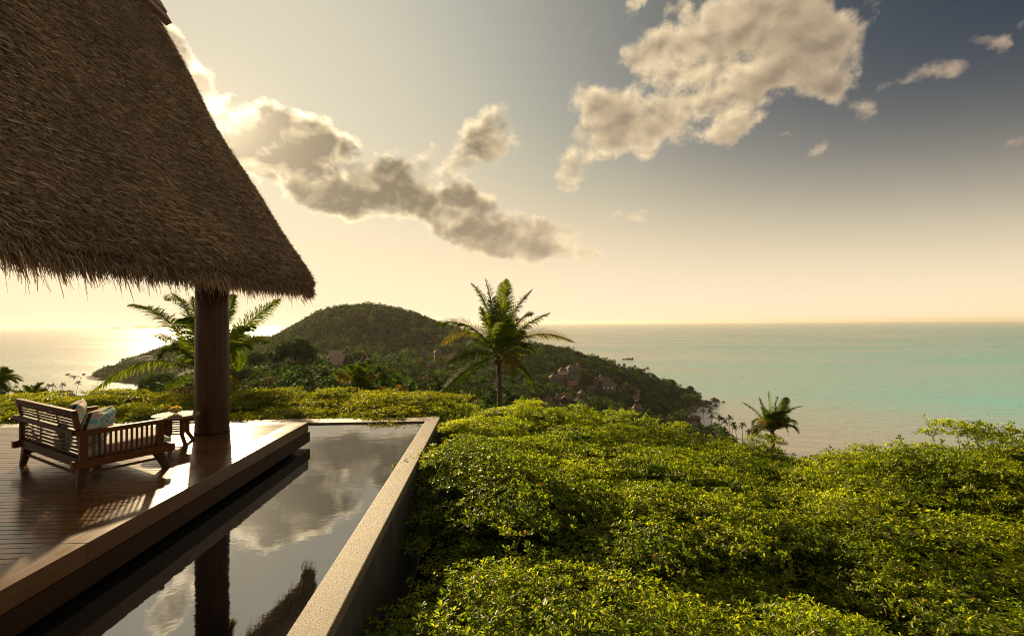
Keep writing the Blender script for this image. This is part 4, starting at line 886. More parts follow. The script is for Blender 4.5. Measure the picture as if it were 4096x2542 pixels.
def build_palm(px, py, d, base_px, base_py_z, fr, label, group=None, trunk_r=0.14, lmax=0.85, seed=1, zlow=None, conv=None, dry=(), extra=0, npair=115, wid=0.038, hang=0.5):
    """fr: list of (mid x, mid y, tip x, tip y, depth shift mid, depth shift tip) in photo pixels"""
    crown = at(px, py, d); foot = at(base_px, base_py_z, d); foot = foot+(foot-crown)*0.0
    low = np.array((foot[0]+(foot[0]-crown[0])*0.8, foot[1], zlow if zlow is not None else foot[2]-4))
    root = thing('palm_tree', low, label, 'palm tree', group)
    ts = np.linspace(0, 1, 26); q = np.stack([low+(crown-low)*t+(foot-crown)*np.array((1,1,0))*0.35*math.sin(math.pi*t) for t in ts])
    rr = trunk_r*(1.18-0.35*ts)*(1+0.05*np.cos(np.arange(26)*math.pi)); rr[-1] *= 0.7
    MB().tube(q-low, rr, 12).build('trunk', M['bark'], root, smooth=True)
    rs = np.random.default_rng(seed)
    items = [(np.array(at(mx, my, d+d1)), np.array(at(tx, ty, d+d2)), k) for k, (mx, my, tx, ty, d1, d2) in enumerate(fr)]
    Lref = np.mean([np.linalg.norm(i[1]-crown) for i in items])
    for k in range(extra):         # fronds filling the far and near sides of the crown
        a = rs.uniform(0, 6.28); e = rs.uniform(0.1, 1.0); dr = np.array((math.cos(a)*math.cos(e)*0.55, math.sin(a)*math.cos(e), math.sin(e))); 
        items.append((crown+dr*Lref*0.55+np.array((0,0,0.12*Lref)), crown+dr*Lref*0.98-np.array((0,0,0.28*Lref*(1.1-max(e, 0)))), 100+k))
    for p1, p2, k in items:
        lf = []; st = MB(); o = crown+np.array((rs.normal()*0.06, rs.normal()*0.06, rs.uniform(-0.12, 0.12)))
        frond(lf, st, o-low, p1-low, p2-low, seed*100+k, npair, lmax*rs.uniform(0.85, 1.1), wid, hang*rs.uniform(0.7, 1.3), rs.uniform(-0.6, 0.6), trunk_r*0.24)
        fo = link('frond', fast_mesh('frond', *lf[0]), M['palm_leaf_dry'] if k in dry else M['palm_leaf'], root); fo['kind'] = 'stuff'
        st.build('stalk', M['rachis'], fo, smooth=True)
    mb = MB()
    for k in range(9):
        a = k*0.7; r0 = trunk_r*1.3; p = crown-low+np.array((math.cos(a)*r0, math.sin(a)*r0, -0.18-0.05*(k % 3)))
        M_ = np.eye(4); M_[:3,3] = p; s = trunk_r*(0.75+0.25*math.sin(k*3))
        mb.lathe([(0.001, -s*1.2), (s*.55, -s*.8), (s*.8, 0), (s*.5, s*.7), (0.001, s)], 8, M_)
    mb.build('husk', M['husk'], root, smooth=True)
    return root
z8 = lambda x, y: (1700+x/2.7, 1080+y/2.7)
def conv(fr, z): return [(*z(a, b), *z(c, d), e, f) for a, b, c, d, e, f in fr]
build_palm(*z8(795, 930), 24.0, *z8(822, 1400), conv([(680,430,490,130,.2,.6),(735,450,645,75,-.3,-.5),(812,500,828,120,.3,.3),(845,480,885,78,-.3,-.6),(925,500,1172,195,.2,.4),(1010,650,1368,455,-.3,-.5),(1200,690,1635,790,.3,.4),
    (470,600,65,600,-.2,-.4),(470,665,160,830,.5,.9),(545,870,212,1010,-.6,-1.2),(430,1090,62,1480,-.3,-.8),(905,880,955,1190,-.9,-1.5),(1055,1060,1185,1335,-.5,-1.0),(960,880,1130,905,.9,1.6),(1020,800,1215,905,.8,1.5),(1000,570,1165,480,.9,1.4),(690,600,590,380,.8,1.2),(620,760,450,860,1.0,1.8),(880,640,1010,520,.8,1.2)], z8),
    'tall coconut palm with a full crown rising above the hedge at the centre', None, 0.135, 0.9, 3, -14.0, dry=(11, 6, 8), extra=3, hang=0.5)
z2 = lambda x, y: (x/1.8746, 850+y/1.8746)
build_palm(*z2(1530, 1190), 20.0, *z2(1545, 1420), conv([(1075,1120,615,1420,-.4,-1.0),(1235,790,955,700,.3,.5),(1390,700,1235,665,.8,1.4),(1310,975,1180,935,.6,1.0),(1690,830,1748,605,-.2,-.3),(1850,840,2110,640,.2,.4),(1860,960,1995,985,.7,1.3),(1700,1230,1795,1395,-.6,-1.2),
    (1730,1010,1790,1200,.9,1.5),(1350,1090,1240,1180,1.0,1.8),(1620,860,1600,600,.6,.9),(1480,860,1440,620,-.2,-.4),(1740,930,1890,860,-.5,-.8),(1380,1210,1270,1330,.6,1.2)], z2),
    'coconut palm half hidden behind the pavilion column', None, 0.14, 0.92, 5, -12.0, dry=(7,), extra=3, hang=0.5)
z6 = lambda x, y: (1250+x/4.062, 1330+y/4.062)
build_palm(*z6(785, 880), 34.0, *z6(795, 1120), conv([(640,660,500,535,.3,.4),(905,690,1030,530,-.3,-.5),(560,740,350,635,.5,.8),(940,745,1085,740,-.4,-.8),(300,935,75,1070,-.3,-.6),(1300,930,1585,1095,.2,.4),(560,840,440,1040,-.8,-1.4),(960,850,1045,950,-.7,-1.4),(700,660,640,520,.6,.9),(780,650,720,540,-.3,-.5),(620,900,560,1080,-.9,-1.6),(920,900,1000,1110,-.9,-1.6)], z6),
    'small young palm in front of the steep roofed houses, left of the tall palm', None, 0.17, 0.75, 7, -16.0, dry=(2, 3, 5), extra=5, npair=70, wid=0.05)
z9 = lambda x, y: (2700+x/1.6054, 1600+y/1.6054)
build_palm(*z9(628, 215), 36.0, *z9(630, 330), conv([(540,95,428,8,.3,.5),(575,90,540,-25,-.3,-.5),(608,70,600,-62,.2,.3),(640,80,662,-30,-.4,-.6),(705,85,828,38,.2,.3),(725,120,785,200,.6,1.0),(535,125,492,205,.6,1.0),(690,60,720,-20,.8,1.2),(585,130,540,215,-.8,-1.3),(680,140,730,225,-.8,-1.3),(655,110,690,60,-.9,-1.2),(600,110,570,40,.9,1.2)], z9),
    'bushy young palm above the hedge at right, against the bay', None, 0.16, 0.72, 9, -20.0, dry=(8, 9), extra=6, npair=76, wid=0.048, hang=0.35)
z7 = lambda x, y: (x/3.481, 1250+y/3.481)
build_palm(*z7(-110, 1060), 30.0, *z7(-110, 1200), conv([(110,880,335,960,.2,.4),(60,930,260,985,.5,.9),(20,960,120,1120,-.3,-.6),(-60,900,40,850,.3,.5),(-40,1000,60,1200,-.5,-.9)], z7),
    'palm fronds reaching in from the left edge over the bay', None, 0.15, 0.7, 11, -16.0, extra=3, npair=70, wid=0.048)
build_palm(*z7(430, 1220), 42.0, *z7(430, 1330), conv([(490,1090,548,992,.2,.3),(620,1130,820,1150,.3,.5),(540,1180,760,1210,-.3,-.5),(300,1110,130,1060,.4,.6),(280,1160,60,1130,-.3,-.4),(250,1200,90,1230,-.5,-.9),(450,1130,420,1040,.6,.9),(560,1120,660,1060,.7,1.0)], z7),
    'low dark palm behind the back of the daybed', None, 0.18, 0.8, 13, -20.0, extra=4, npair=70, wid=0.06)

# ---- far palms (shared meshes)
def far_palm_mesh(seed, H=11.0, R=3.6):
    g = np.random.default_rng(seed); lf = []; st = MB(); top = np.array((g.normal()*0.5, g.normal()*0.5, H))
    for k in range(15):
        a = k*2.4+g.normal()*0.2; e = g.uniform(-0.45, 1.15); dr = np.array((math.cos(a)*math.cos(e), math.sin(a)*math.cos(e), math.sin(e))); L = R*g.uniform(0.85, 1.1)
        frond(lf, st, top, top+dr*L*0.55+np.array((0,0,.10*L)), top+dr*L*0.95-np.array((0,0,0.35*L*(1.1-max(e,0)))), seed*50+k, 13, 1.1, 0.36, 0.5, 0, 0.06)
    Vs = []; Fs = []; n0 = 0
    for V, Fq in lf: Vs.append(V); Fs.append(Fq+n0); n0 += len(V)
    cr = fast_mesh('crown', np.concatenate(Vs), np.concatenate(Fs)); cr.materials.append(M['far_palm'])
    t = np.linspace(0, 1, 8); tr = MB().tube(np.stack([top*np.array((s**2, s**2, s)) for s in t]), 0.22*(1.2-0.5*t), 6).mesh('trunk'); tr.materials.append(M['bark']); return cr, tr, H
FP = [far_palm_mesh(s) for s in (1, 2, 3, 4)]
def far_palm(px, py, d, label, group, hpx=None, sc=None):
    """crown centre at photo pixel, depth d"""
    p = at(px, py, d); gz = float(terrain_z(px, d)); cr, tr, H = random.choice(FP)
    h = max(4.0, p[2]-max(gz, SEA_Z)) ; sc = sc or random.uniform(0.85, 1.1)
    r = thing('palm_tree', (p[0], p[1], p[2]-h), label, 'palm tree', group, random.uniform(0, 6.28))
    c = link('crown', cr, M['far_palm'], r); c['kind'] = 'stuff'; c.location = (0, 0, h-H*sc); c.scale = (sc, sc, sc)
    t = link('trunk', tr, M['bark'], r); t.scale = (sc, sc, h/H); return r
ORD = ['first', 'second', 'third', 'fourth', 'fifth', 'sixth', 'seventh', 'eighth', 'ninth', 'tenth', 'eleventh', 'twelfth']
for i, (x, y) in enumerate([(130,1072),(235,1042),(350,1045),(440,1042),(545,1052),(665,1022),(735,1022),(870,1012),(1060,988)]):
    far_palm(*z7(x, y), 545.0, '%s coconut palm from the left in the dark row along the left bay' % ORD[i], 'palms along the left bay', sc=1.15 if i > 5 else 1.0)
z4 = lambda x, y: (2100+x/4.874, 1400+y/4.874)
for i, (x, y) in enumerate([(1962,300),(2145,340),(2205,385),(2262,392),(2330,395),(2388,372)]):
    far_palm(*z4(x, y), 555.0, '%s palm from the left breaking the headland skyline above the sea' % ORD[i], 'palms on the headland skyline', sc=0.95)
z5 = lambda x, y: (2500+x/4.431, 1500+y/4.431)
for i, (x, y, d) in enumerate([(1250,660,395),(1400,640,385),(1535,665,380),(1525,745,370),(1660,765,365),(1715,790,362),(1780,850,360),(1850,765,355),(1885,880,350),(1985,945,340),(2080,890,338),(2205,1015,322)]):
    far_palm(*z5(x, y), float(d), '%s palm from the left in the grove on the beach point' % ORD[i], 'palms on the beach point', sc=0.9)

# ---- broadleaf trees
def tree_mesh(seed, R, H, nl, nq, size, trunk_h):
    g = np.random.default_rng(seed); cs = []
    for k in range(nl):
        d = g.normal(size=3); d /= np.linalg.norm(d); d[2] = abs(d[2])*0.9-0.25; cs.append((np.array((d[0]*R*0.62, d[1]*R*0.62, trunk_h+H*0.45+d[2]*H*0.42)), R*g.uniform(0.32, 0.52)))
    P = []; Nn = []; per = nq//nl
    for c, r in cs:
        v = g.normal(size=(per,3)); v /= np.linalg.norm(v, axis=1, keepdims=True); rr = r*g.uniform(0.72, 1.08, (per,1)); p = c+v*rr*np.array((1.05, 1.05, 0.8)); P.append(p); Nn.append(v)
    P = np.concatenate(P); Nn = np.concatenate(Nn); n = len(P)
    ctr = np.array((0, 0, trunk_h+H*0.4)); Nn = Nn+0.6*(P-ctr)/R+g.normal(size=(n,3))*0.45; Nn /= np.linalg.norm(Nn, axis=1, keepdims=True)
    a = np.cross(Nn, g.normal(size=(n,3))); a /= np.linalg.norm(a, axis=1, keepdims=True); b = np.cross(Nn, a); s = (size*g.uniform(0.6, 1.35, n))[:,None]
    V = np.stack([P-a*s, P-b*s*.62, P+a*s, P+b*s*.62], 1).reshape(-1, 3); i = np.arange(n)*4
    cr = fast_mesh('crown', V, np.stack([i,i+1,i+2,i+3], 1))
    tr = MB(); tr.tube([(0,0,-3.0),(0.1,0,trunk_h*0.6),(0,0.1,trunk_h+H*0.35)], [R*0.075, R*0.055, R*0.03], 7, False)
    for c, r in cs[:6]: tr.tube([(0.05,0.05,trunk_h*0.75), c*0.6+np.array((0,0,trunk_h*0.4)), c], [R*0.035, R*0.025, R*0.012], 5, False)
    return cr, tr.mesh('trunk')
BT = [tree_mesh(41, 6.0, 9.0, 16, 5200, 0.42, 4.0), tree_mesh(42, 6.5, 7.5, 18, 5200, 0.42, 3.0), tree_mesh(43, 5.0, 10.0, 14, 4600, 0.40, 4.0)]
def big_tree(px, py, d, R, label, m='tree_leaf', k=None):
    """crown top at the photo pixel"""
    p = at(px, py, d); k = random.randrange(3) if k is None else k; cr, tr = BT[k]
    cr2 = cr.copy() if m != 'tree_leaf' else cr
    sc = R/6.0; topz = (4+9*0.87, 3+7.5*0.87, 4+10*0.87)[k]*sc
    gz = float(terrain_z(px, d)); z0 = p[2]-topz
    r = thing('broadleaf_tree', (p[0], p[1], z0), label, 'tree', 'trees on the near slope', random.uniform(0, 6.28)); r.scale = (sc, sc, sc)
    if m != 'tree_leaf': cr2.materials.clear(); cr2.materials.append(M[m])
    link('crown', cr2, M[m], r)['kind'] = 'stuff'; link('trunk', tr, M['bark'], r)
for px, py, d, R, lab, m, k in [(1180,1352,215,8.0,'large dark rounded tree left of the steep shingled roofs','tree_leaf',0),(1090,1395,225,7.0,'dark tree rising left of the large rounded tree','tree_leaf',2),
    (1010,1415,200,6.5,'dark tree just right of the pavilion column','tree_leaf',1),(960,1470,150,6.0,'bushy tree low beside the pavilion column','tree_leaf2',1),(1060,1470,165,6.5,'mid green bushy tree beneath the large rounded tree','tree_leaf2',0),
    (1160,1500,160,6.0,'low spreading tree below the large rounded tree','tree_leaf',1),(1250,1470,190,5.5,'light green tree at the foot of the shingled roof','tree_leaf2',1),(1040,1535,120,5.0,'dark bush mass just above the hedge beside the column','tree_leaf',1),
    (1180,1555,118,4.6,'dark bush mass above the hedge left of the young palm','tree_leaf',0),(1510,1462,150,6.2,'round tree with russet flowering top right of the young palm','tree_leaf3',0),(1300,1580,110,4.0,'low dark bush above the hedge behind the young palm','tree_leaf',2),
    (1440,1408,330,7.5,'spreading flat topped tree behind the smaller steep roof','tree_leaf2',1),(1345,1432,315,6.5,'green tree between the two steep roofs','tree_leaf',0),(1620,1585,110,4.5,'dark bush above the hedge between the two palms','tree_leaf',1),
    (1740,1590,130,4.6,'dark bush left of the tall palm trunk','tree_leaf',0),(1880,1560,150,5.0,'dark tree behind the lower fronds of the tall palm','tree_leaf',2),(900,1400,260,7.0,'dark tree seen between column and hill behind the column palm','tree_leaf',0),
    (640,1500,170,6.0,'tree behind the long drooping frond left of the column','tree_leaf2',1),(520,1560,150,5.0,'low dark tree above the hedge left of the column','tree_leaf',0),(720,1560,110,4.5,'dark bush behind the side table above the hedge','tree_leaf3',1),
    (2440,1440,560,6.0,'round tree on the headland skyline right of the two storey villa','tree_leaf',0),(2395,1438,560,4.5,'small tree on the headland skyline beside a round tree','tree_leaf',2),(2680,1520,552,7.0,'broad umbrella tree on the headland skyline near the point','tree_leaf',1),
    (2762,1545,545,4.0,'small spreading tree on the skyline at the point','tree_leaf',1),(2745,1578,470,4.8,'light green round tree above the rocks of the point','tree_leaf2',0),(2325,1475,445,5.2,'bright green tree left of the two storey villa','tree_leaf2',0)]:
    big_tree(px, py, d, R, lab, m, k)

# ---- forest as one mass: points that carry instances of small crowns and palms
def small_crown(seed, R, H, nq, size, m):
    g = np.random.default_rng(seed); n = nq; v = g.normal(size=(n,3)); v /= np.linalg.norm(v, axis=1, keepdims=True); v[:,2] = np.abs(v[:,2])*1.15-0.22
    lump = 1+0.20*np.sin(v[:,0]*5+seed)*np.sin(v[:,1]*5)+0.14*np.sin(v[:,2]*9+v[:,0]*7); P = v*np.array((R,R,H))*(lump*g.uniform(0.86, 1.04, n))[:,None]
    N_ = v+g.normal(size=(n,3))*0.5; a = np.cross(N_, g.normal(size=(n,3))); a /= np.linalg.norm(a, axis=1, keepdims=True); b = np.cross(N_/np.linalg.norm(N_, axis=1, keepdims=True), a); s = (size*g.uniform(0.6, 1.4, n))[:,None]
    V = np.stack([P-a*s, P-b*s*.7, P+a*s, P+b*s*.7], 1).reshape(-1, 3); i = np.arange(n)*4
    me = fast_mesh('crown', V, np.stack([i,i+1,i+2,i+3],1)); me.materials.append(M[m]); return me
def build_forest():
    coll = bpy.data.collections.new('forest_parts')
    defs = [small_crown(61,4.2,4.4,420,0.52,'tree_leaf'), small_crown(62,5.0,4.0,460,0.55,'tree_leaf'), small_crown(63,3.4,4.6,360,0.50,'tree_leaf'), small_crown(64,4.4,3.8,420,0.52,'tree_leaf2'), small_crown(65,3.0,3.4,320,0.46,'tree_leaf2'), small_crown(66,3.8,4.0,380,0.5,'tree_leaf3')]
    for k, me in enumerate(defs): coll.objects.link(bpy.data.objects.new('part_%02d' % k, me))
    cr, tr, H = FP[0]
    for k, q in enumerate(FP[:2]):
        me = q[0].copy(); me.transform(Matrix.Translation((0, 0, -5.6))); o = bpy.data.objects.new('part_%02d' % (6+k), me); coll.objects.link(o)
    g = np.random.default_rng(99); N = 60000
    u = g.random(N); d = (45**1.5+(1150**1.5-45**1.5)*u)**(1/1.5)          # denser near than far in plan
    px = g.uniform(-600, 4500, N); z = terrain_z(px, d); ok = z > SEA_Z+2.2; px, d, z = px[ok], d[ok], z[ok]
    # keep only what rises into view above the hedge
    row = horizon(px)-(z+7-CAM[2])/d*F_PX
    top = np.interp(px, [0,1000,1800,2100,2480,2800,3060,3530,4096], [1590,1600,1610,1600,1650,1720,1745,1840,1700])
    ok = row < top+60; px, d, z = px[ok], d[ok], z[ok]
    # thin by real spacing with a hash grid
    xyz = ground_xyz(px, d, z); cell = np.where(d < 250, 3.2, np.where(d < 500, 4.4, 5.8)); key = set(); keep = []
    clear = np.array([c for c in CLEAR]) if CLEAR else np.zeros((0,3))
    for i in range(len(px)):
        kx = (int(xyz[i,0]//cell[i]), int(xyz[i,1]//cell[i]))
        if kx in key: continue
        if len(clear):
            # keep sight lines to the villas open
            dx = np.abs(px[i]-clear[:,0]); inn = (dx < clear[:,2]) & (d[i] < clear[:,1]+3) & (d[i] > clear[:,1]*0.6)
            if inn.any():
                rowtop = horizon(px[i])-(z[i]+7.0-CAM[2])/d[i]*F_PX
                if (rowtop < clear[inn,3]).any(): continue
        key.add(kx); keep.append(i)
    keep = np.array(keep); xyz = xyz[keep]; dk = d[keep]; n = len(keep)
    me = bpy.data.meshes.new('forest'); me.vertices.add(n); co = xyz.copy(); co[:,2] += 1.2; me.vertices.foreach_set('co', co.astype(np.float32).ravel()); me.update()
    slope = (ground_px(xyz) > 1650) & (dk < 640)
    pick = g.choice([0,0,0,1,1,1,2,2,2,3,3,4,4,5], n); pal = g.random(n) < np.where(dk < 130, 0.03, np.where(slope, 0.22, 0.06)); pick = np.where(pal, 6+g.integers(0, 2, n), pick)
    ia = me.attributes.new('pick', 'INT', 'POINT'); ia.data.foreach_set('value', pick.astype(np.int32))
    sa = me.attributes.new('size', 'FLOAT', 'POINT'); sz = np.exp(g.normal(size=n)*0.28)*0.98*np.interp(dk, [45,150,400,900], [0.62,0.8,1.1,1.3]); sz = np.where(pal, g.uniform(0.62, 0.92, n), sz); sa.data.foreach_set('value', sz.astype(np.float32))
    ra = me.attributes.new('spin', 'FLOAT', 'POINT'); ra.data.foreach_set('value', g.uniform(0, 6.28, n).astype(np.float32))
    o = bpy.data.objects.new('forest', me); col.objects.link(o); tag(o, 'dense dark green forest covering the hill and headland', kind='stuff')
    ng = bpy.data.node_groups.new('forest_scatter', 'GeometryNodeTree')
    ng.interface.new_socket('Geometry', in_out='INPUT', socket_type='NodeSocketGeometry'); ng.interface.new_socket('Geometry', in_out='OUTPUT', socket_type='NodeSocketGeometry')
    N_ = ng.nodes; L = ng.links; gi = N_.new('NodeGroupInput'); go = N_.new('NodeGroupOutput'); ip = N_.new('GeometryNodeInstanceOnPoints'); ci = N_.new('GeometryNodeCollectionInfo')
    ci.inputs['Collection'].default_value = coll; ci.inputs['Separate Children'].default_value = True; ci.inputs['Reset Children'].default_value = True; ip.inputs['Pick Instance'].default_value = True
    def named(nm, ty):
        a = N_.new('GeometryNodeInputNamedAttribute'); a.data_type = ty; a.inputs['Name'].default_value = nm; return a.outputs[0]
    cx = N_.new('ShaderNodeCombineXYZ'); L.new(named('spin', 'FLOAT'), cx.inputs[2]); m2p = N_.new('GeometryNodeMeshToPoints')
    L.new(gi.outputs[0], m2p.inputs[0]); L.new(m2p.outputs[0], ip.inputs['Points']); L.new(ci.outputs[0], ip.inputs['Instance']); L.new(named('pick', 'INT'), ip.inputs['Instance Index'])
    e2r = N_.new('FunctionNodeEulerToRotation'); L.new(cx.outputs[0], e2r.inputs[0]); L.new(e2r.outputs[0], ip.inputs['Rotation']); L.new(named('size', 'FLOAT'), ip.inputs['Scale']); L.new(ip.outputs[0], go.inputs[0])
    md = o.modifiers.new('scatter', 'NODES'); md.node_group = ng
    return n
def ground_px(xyz):
    d = (xyz-CAM); zz = d@_f; return CX+F_PX*(d@_r)/zz
# ================================================================== VILLAS
CLEAR = []
def hip_roof(w, d, h, ridge, fl=1.25):
    """flared hip roof, eave rectangle w x d, ridge length along x"""
    mb = MB(); rings = []; ts = (0.0, 0.33, 0.66, 1.0)
    for t in ts:
        hw = (w/2)*(1-t)+(ridge/2)*t; hd = (d/2)*(1-t)+0.02*t; z = h*(t**fl)
        rings.append([(-hw,-hd,z),(hw,-hd,z),(hw,hd,z),(-hw,hd,z)])
    V = [p for r in rings for p in r]; fs = [(i*4+k, i*4+(k+1) % 4, (i+1)*4+(k+1) % 4, (i+1)*4+k) for i in range(3) for k in range(4)]
    V += [(-w/2,-d/2,-0.18),(w/2,-d/2,-0.18),(w/2,d/2,-0.18),(-w/2,d/2,-0.18)]; fs += [(16,17,1,0),(17,18,2,1),(18,19,3,2),(19,16,0,3),(19,18,17,16)]
    mb.add(V, fs); cap = MB()
    for k in range(4): cap.tube([np.array(rings[i][k])+(0,0,.06) for i in range(4)], 0.16, 5, False)
    if ridge > 0.3: cap.tube([(-ridge/2,0,h+.06),(ridge/2,0,h+.06)], 0.17, 5, False)
    return mb, cap
def gable_roof(w, d, h, over=0.0):
    mb = MB(); x0, x1 = -w/2, w/2; V = []; t = 0.22
    for x in (x0, x1): V += [(x,-d/2,0),(x,0,h),(x,d/2,0),(x,d/2,-t),(x,0,h-t),(x,-d/2,-t)]
    fs = [(0,6,7,1),(1,7,8,2),(2,8,9,3),(3,9,10,4),(4,10,11,5),(5,11,6,0),(0,1,4,5),(1,2,3,4),(6,11,10,7),(7,10,9,8)]
    mb.add(V, fs); cap = MB(); cap.tube([(x0,0,h+.05),(x1,0,h+.05)], 0.16, 5, False)
    for x in (x0, x1): cap.tube([(x,-d/2,.05),(x,0,h+.05),(x,d/2,.05)], 0.12, 5, False)
    return mb, cap
def villa(px, py, d, wpx, label, kind='hip', hr=0.42, dr=0.7, ang=0.0, storeys=1, wallh=None, ridge=None, glass='villa_glass', group='villas on the hillside', clear=True, wall='villa_wall', wins=3):
    """eave centre at photo pixel; wpx = eave width in photo pixels"""
    w = wpx*d/F_PX; p = at(px, py, d); H = wallh if wallh else 2.7*storeys; dp = w*dr
    view = math.atan2(p[0], p[1]); base = p[2]-H
    r = thing('villa', (p[0], p[1], base), label, 'house', group, -view+ang)
    ov = min(0.9, w*0.09)
    MB().box((-w/2+ov, -dp/2+ov, -7.0), (w/2-ov, dp/2-ov, H)).build('wall', M[wall], r)
    if kind == 'hip': rf, cap = hip_roof(w, dp, w*hr, w*(0.45 if ridge is None else ridge))
    elif kind == 'pyramid': rf, cap = hip_roof(w, dp, w*hr, 0.05, 1.4)
    else:
        rf, cap = gable_roof(w, dp, w*hr)
        g = MB(); g.add([(x, yy, zz+H) for x in (-w/2+ov, w/2-ov) for yy, zz in ((-dp/2+ov, 0), (dp/2-ov, 0), (0, w*hr*(1-2*ov/dp)))], [(0,2,1),(3,4,5),(0,1,4,3),(1,2,5,4),(2,0,3,5)]); g.build('gable', M['villa_dark'], r)
    ro = rf.build('roof', M['shingle'], r); ro.location = (0, 0, H); co = cap.build('ridge_cap', M['ridge_tile'], ro, smooth=True)
    for s in range(storeys):
        for k in range(wins):
            x = -w/2+ov+(w-2*ov)*(k+0.5)/wins; ww = (w-2*ov)/wins*0.32; z0 = 2.7*s+0.35
            wi = MB().box((x-ww, -dp/2+ov-0.10, z0), (x+ww, -dp/2+ov-0.02, z0+1.9)).build('window', M['villa_dark'], r)
            MB().box((x-ww+.12, -dp/2+ov-0.13, z0+.1), (x+ww-.12, -dp/2+ov-0.103, z0+1.8)).build('pane', M[glass], wi)
    if storeys > 1: MB().box((-w/2-0.3, -dp/2-1.3, 2.55), (w/2+0.3, -dp/2+ov-0.15, 2.72)).build('balcony', M['villa_dark'], r)
    if clear: CLEAR.append((px, d, wpx*0.55+6, py+H*F_PX/d*0.75))
    return r
def terrace(px, py, d, wpx, label, ang=0.0, h=1.6):
    w = wpx*d/F_PX; p = at(px, py, d); r = thing('pool_terrace', (p[0], p[1], p[2]-h), label, 'terrace', 'villa pools', -math.atan2(p[0], p[1])+ang)
    MB().box((-w/2, 0, -5), (w/2, 4.0, h-0.14)).build('retaining_wall', M['terracotta'], r); MB().box((-w/2-.2, -0.2, h-0.14), (w/2+.2, 4.2, h)).build('coping', M['villa_wall'], r)
    MB().box((-w/2+.3, 0.25, h), (w/2-.3, 3.7, h+0.02)).build('water', M['small_pool'], r); CLEAR.append((px, d, wpx*0.5+4, py+h*F_PX/d*0.8))
villa(*z4(950, 352), 430, 59, 'two storey hillside villa with hipped roof and balcony', 'hip', 0.24, 0.7, 0.25, 2, ridge=0.5)
villa(*z4(1030, 300), 438, 23, 'small pyramid roof showing behind the two storey villa', 'pyramid', 0.45, 1.0, 0.25, 1, wins=1)
villa(*z4(725, 400), 436, 32, 'pavilion with tall hipped roof left of the two storey villa', 'hip', 0.42, 0.9, 0.2, 1, ridge=0.3, wins=2)
villa(*z4(770, 462), 428, 40, 'reddish low roof below the pavilion beside the two storey villa', 'gable', 0.26, 0.8, -0.5, 1, wins=2)
villa(*z4(545, 525), 420, 31, 'pyramid roofed pavilion left end of the upper terrace', 'pyramid', 0.5, 1.0, 0.3, 1, wins=2)
villa(*z4(672, 540), 424, 36, 'long roofed villa wing above the upper pool terrace', 'gable', 0.38, 0.75, 0.2, 1, wins=3)
terrace(*z4(940, 590), 415, 40, 'terracotta walled pool terrace below the two storey villa', 0.45)
villa(*z4(1390, 585), 425, 25, 'small gabled roof facing us in the middle of the slope', 'gable', 0.5, 1.0, 1.5, 1, wins=1)
villa(*z4(1560, 585), 430, 43, 'hipped roof behind the small gable in the middle of the slope', 'hip', 0.3, 0.7, -0.1, 1, ridge=0.55, wins=2)
villa(*z4(1480, 515), 440, 18, 'tiny pyramid roof peeping over the middle of the slope', 'pyramid', 0.5, 1.0, 0.1, 1, wins=1)
villa(*z4(1635, 688), 415, 56, 'villa with bright white glazing in the middle of the slope', 'hip', 0.24, 0.75, -0.15, 1, ridge=0.5, glass='villa_white', wins=3)  # white panes imitate the reflection in the window glass
villa(*z4(720, 935), 350, 64, 'large lower villa with broad hipped roof above the pool', 'hip', 0.30, 0.62, 0.12, 1, ridge=0.62, wins=4)
villa(*z4(770, 945), 340, 26, 'gabled porch in front of the large lower villa', 'gable', 0.42, 1.1, 1.55, 1, wins=1, wall='villa_dark')
villa(*z4(440, 1005), 345, 42, 'gabled villa left of the large lower villa', 'gable', 0.42, 0.9, 0.9, 1, wins=2)
villa(*z4(292, 990), 348, 22, 'small pyramid roofed hut at the left end of the lower villas', 'pyramid', 0.5, 1.0, 0.1, 1, wins=2)
villa(*z4(1100, 832), 380, 29, 'steep pyramid roof above the cone roofed hut', 'pyramid', 0.5, 1.0, 0.5, 1, wins=1)
villa(*z4(1035, 975), 348, 33, 'cone shaped hut roof beside the lower pool', 'pyramid', 0.68, 1.0, 0.75, 1, wins=1, wall='villa_dark')
terrace(*z4(860, 1050), 335, 70, 'terracotta edged pool below the large lower villa', 0.1)
villa(*z4(1290, 745), 410, 27, 'low plain roof left of the villa with white glazing', 'gable', 0.3, 0.8, 0.0, 1, wins=1)
villa(*z4(2185, 808), 440, 19, 'small lone roof among palms on the right slope', 'gable', 0.5, 1.0, 0.8, 1, wins=1)
villa(*z4(2160, 945), 415, 28, 'dark villa roof among palms beside a white awning', 'hip', 0.5, 0.8, 0.3, 1, wins=1, glass='villa_white')
villa(*z4(1745, 1190), 330, 32, 'tall gable roof just above the hedge right of the lower pool', 'gable', 0.55, 0.9, 1.1, 1, wins=1)
villa(*z4(1470, 1255), 320, 27, 'pyramid roof half sunk behind the hedge sprays', 'pyramid', 0.5, 1.0, 0.4, 1, wins=1)
villa(*z4(1610, 1225), 322, 34, 'low long roof between two taller roofs above the hedge', 'hip', 0.25, 0.7, 0.0, 1, wins=1)
villa(*z4(2190, 1130), 360, 38, 'tiered dark roof villa among the palms above the hedge', 'hip', 0.45, 0.8, 0.2, 1, wins=2)
villa(*z4(230, 535), 440, 22, 'roof half hidden by the right fronds of the tall palm', 'gable', 0.5, 0.9, 0.7, 1, wins=1)
villa(*z4(1190, 1240), 300, 30, 'roof and plain wall low behind the hedge left of centre slope', 'hip', 0.4, 0.8, 0.2, 1, wins=1)
villa(*z5(1135, 672), 440, 18, 'tall thatched cone near the beach cove', 'pyramid', 1.1, 1.0, 0.4, 1, wins=1)
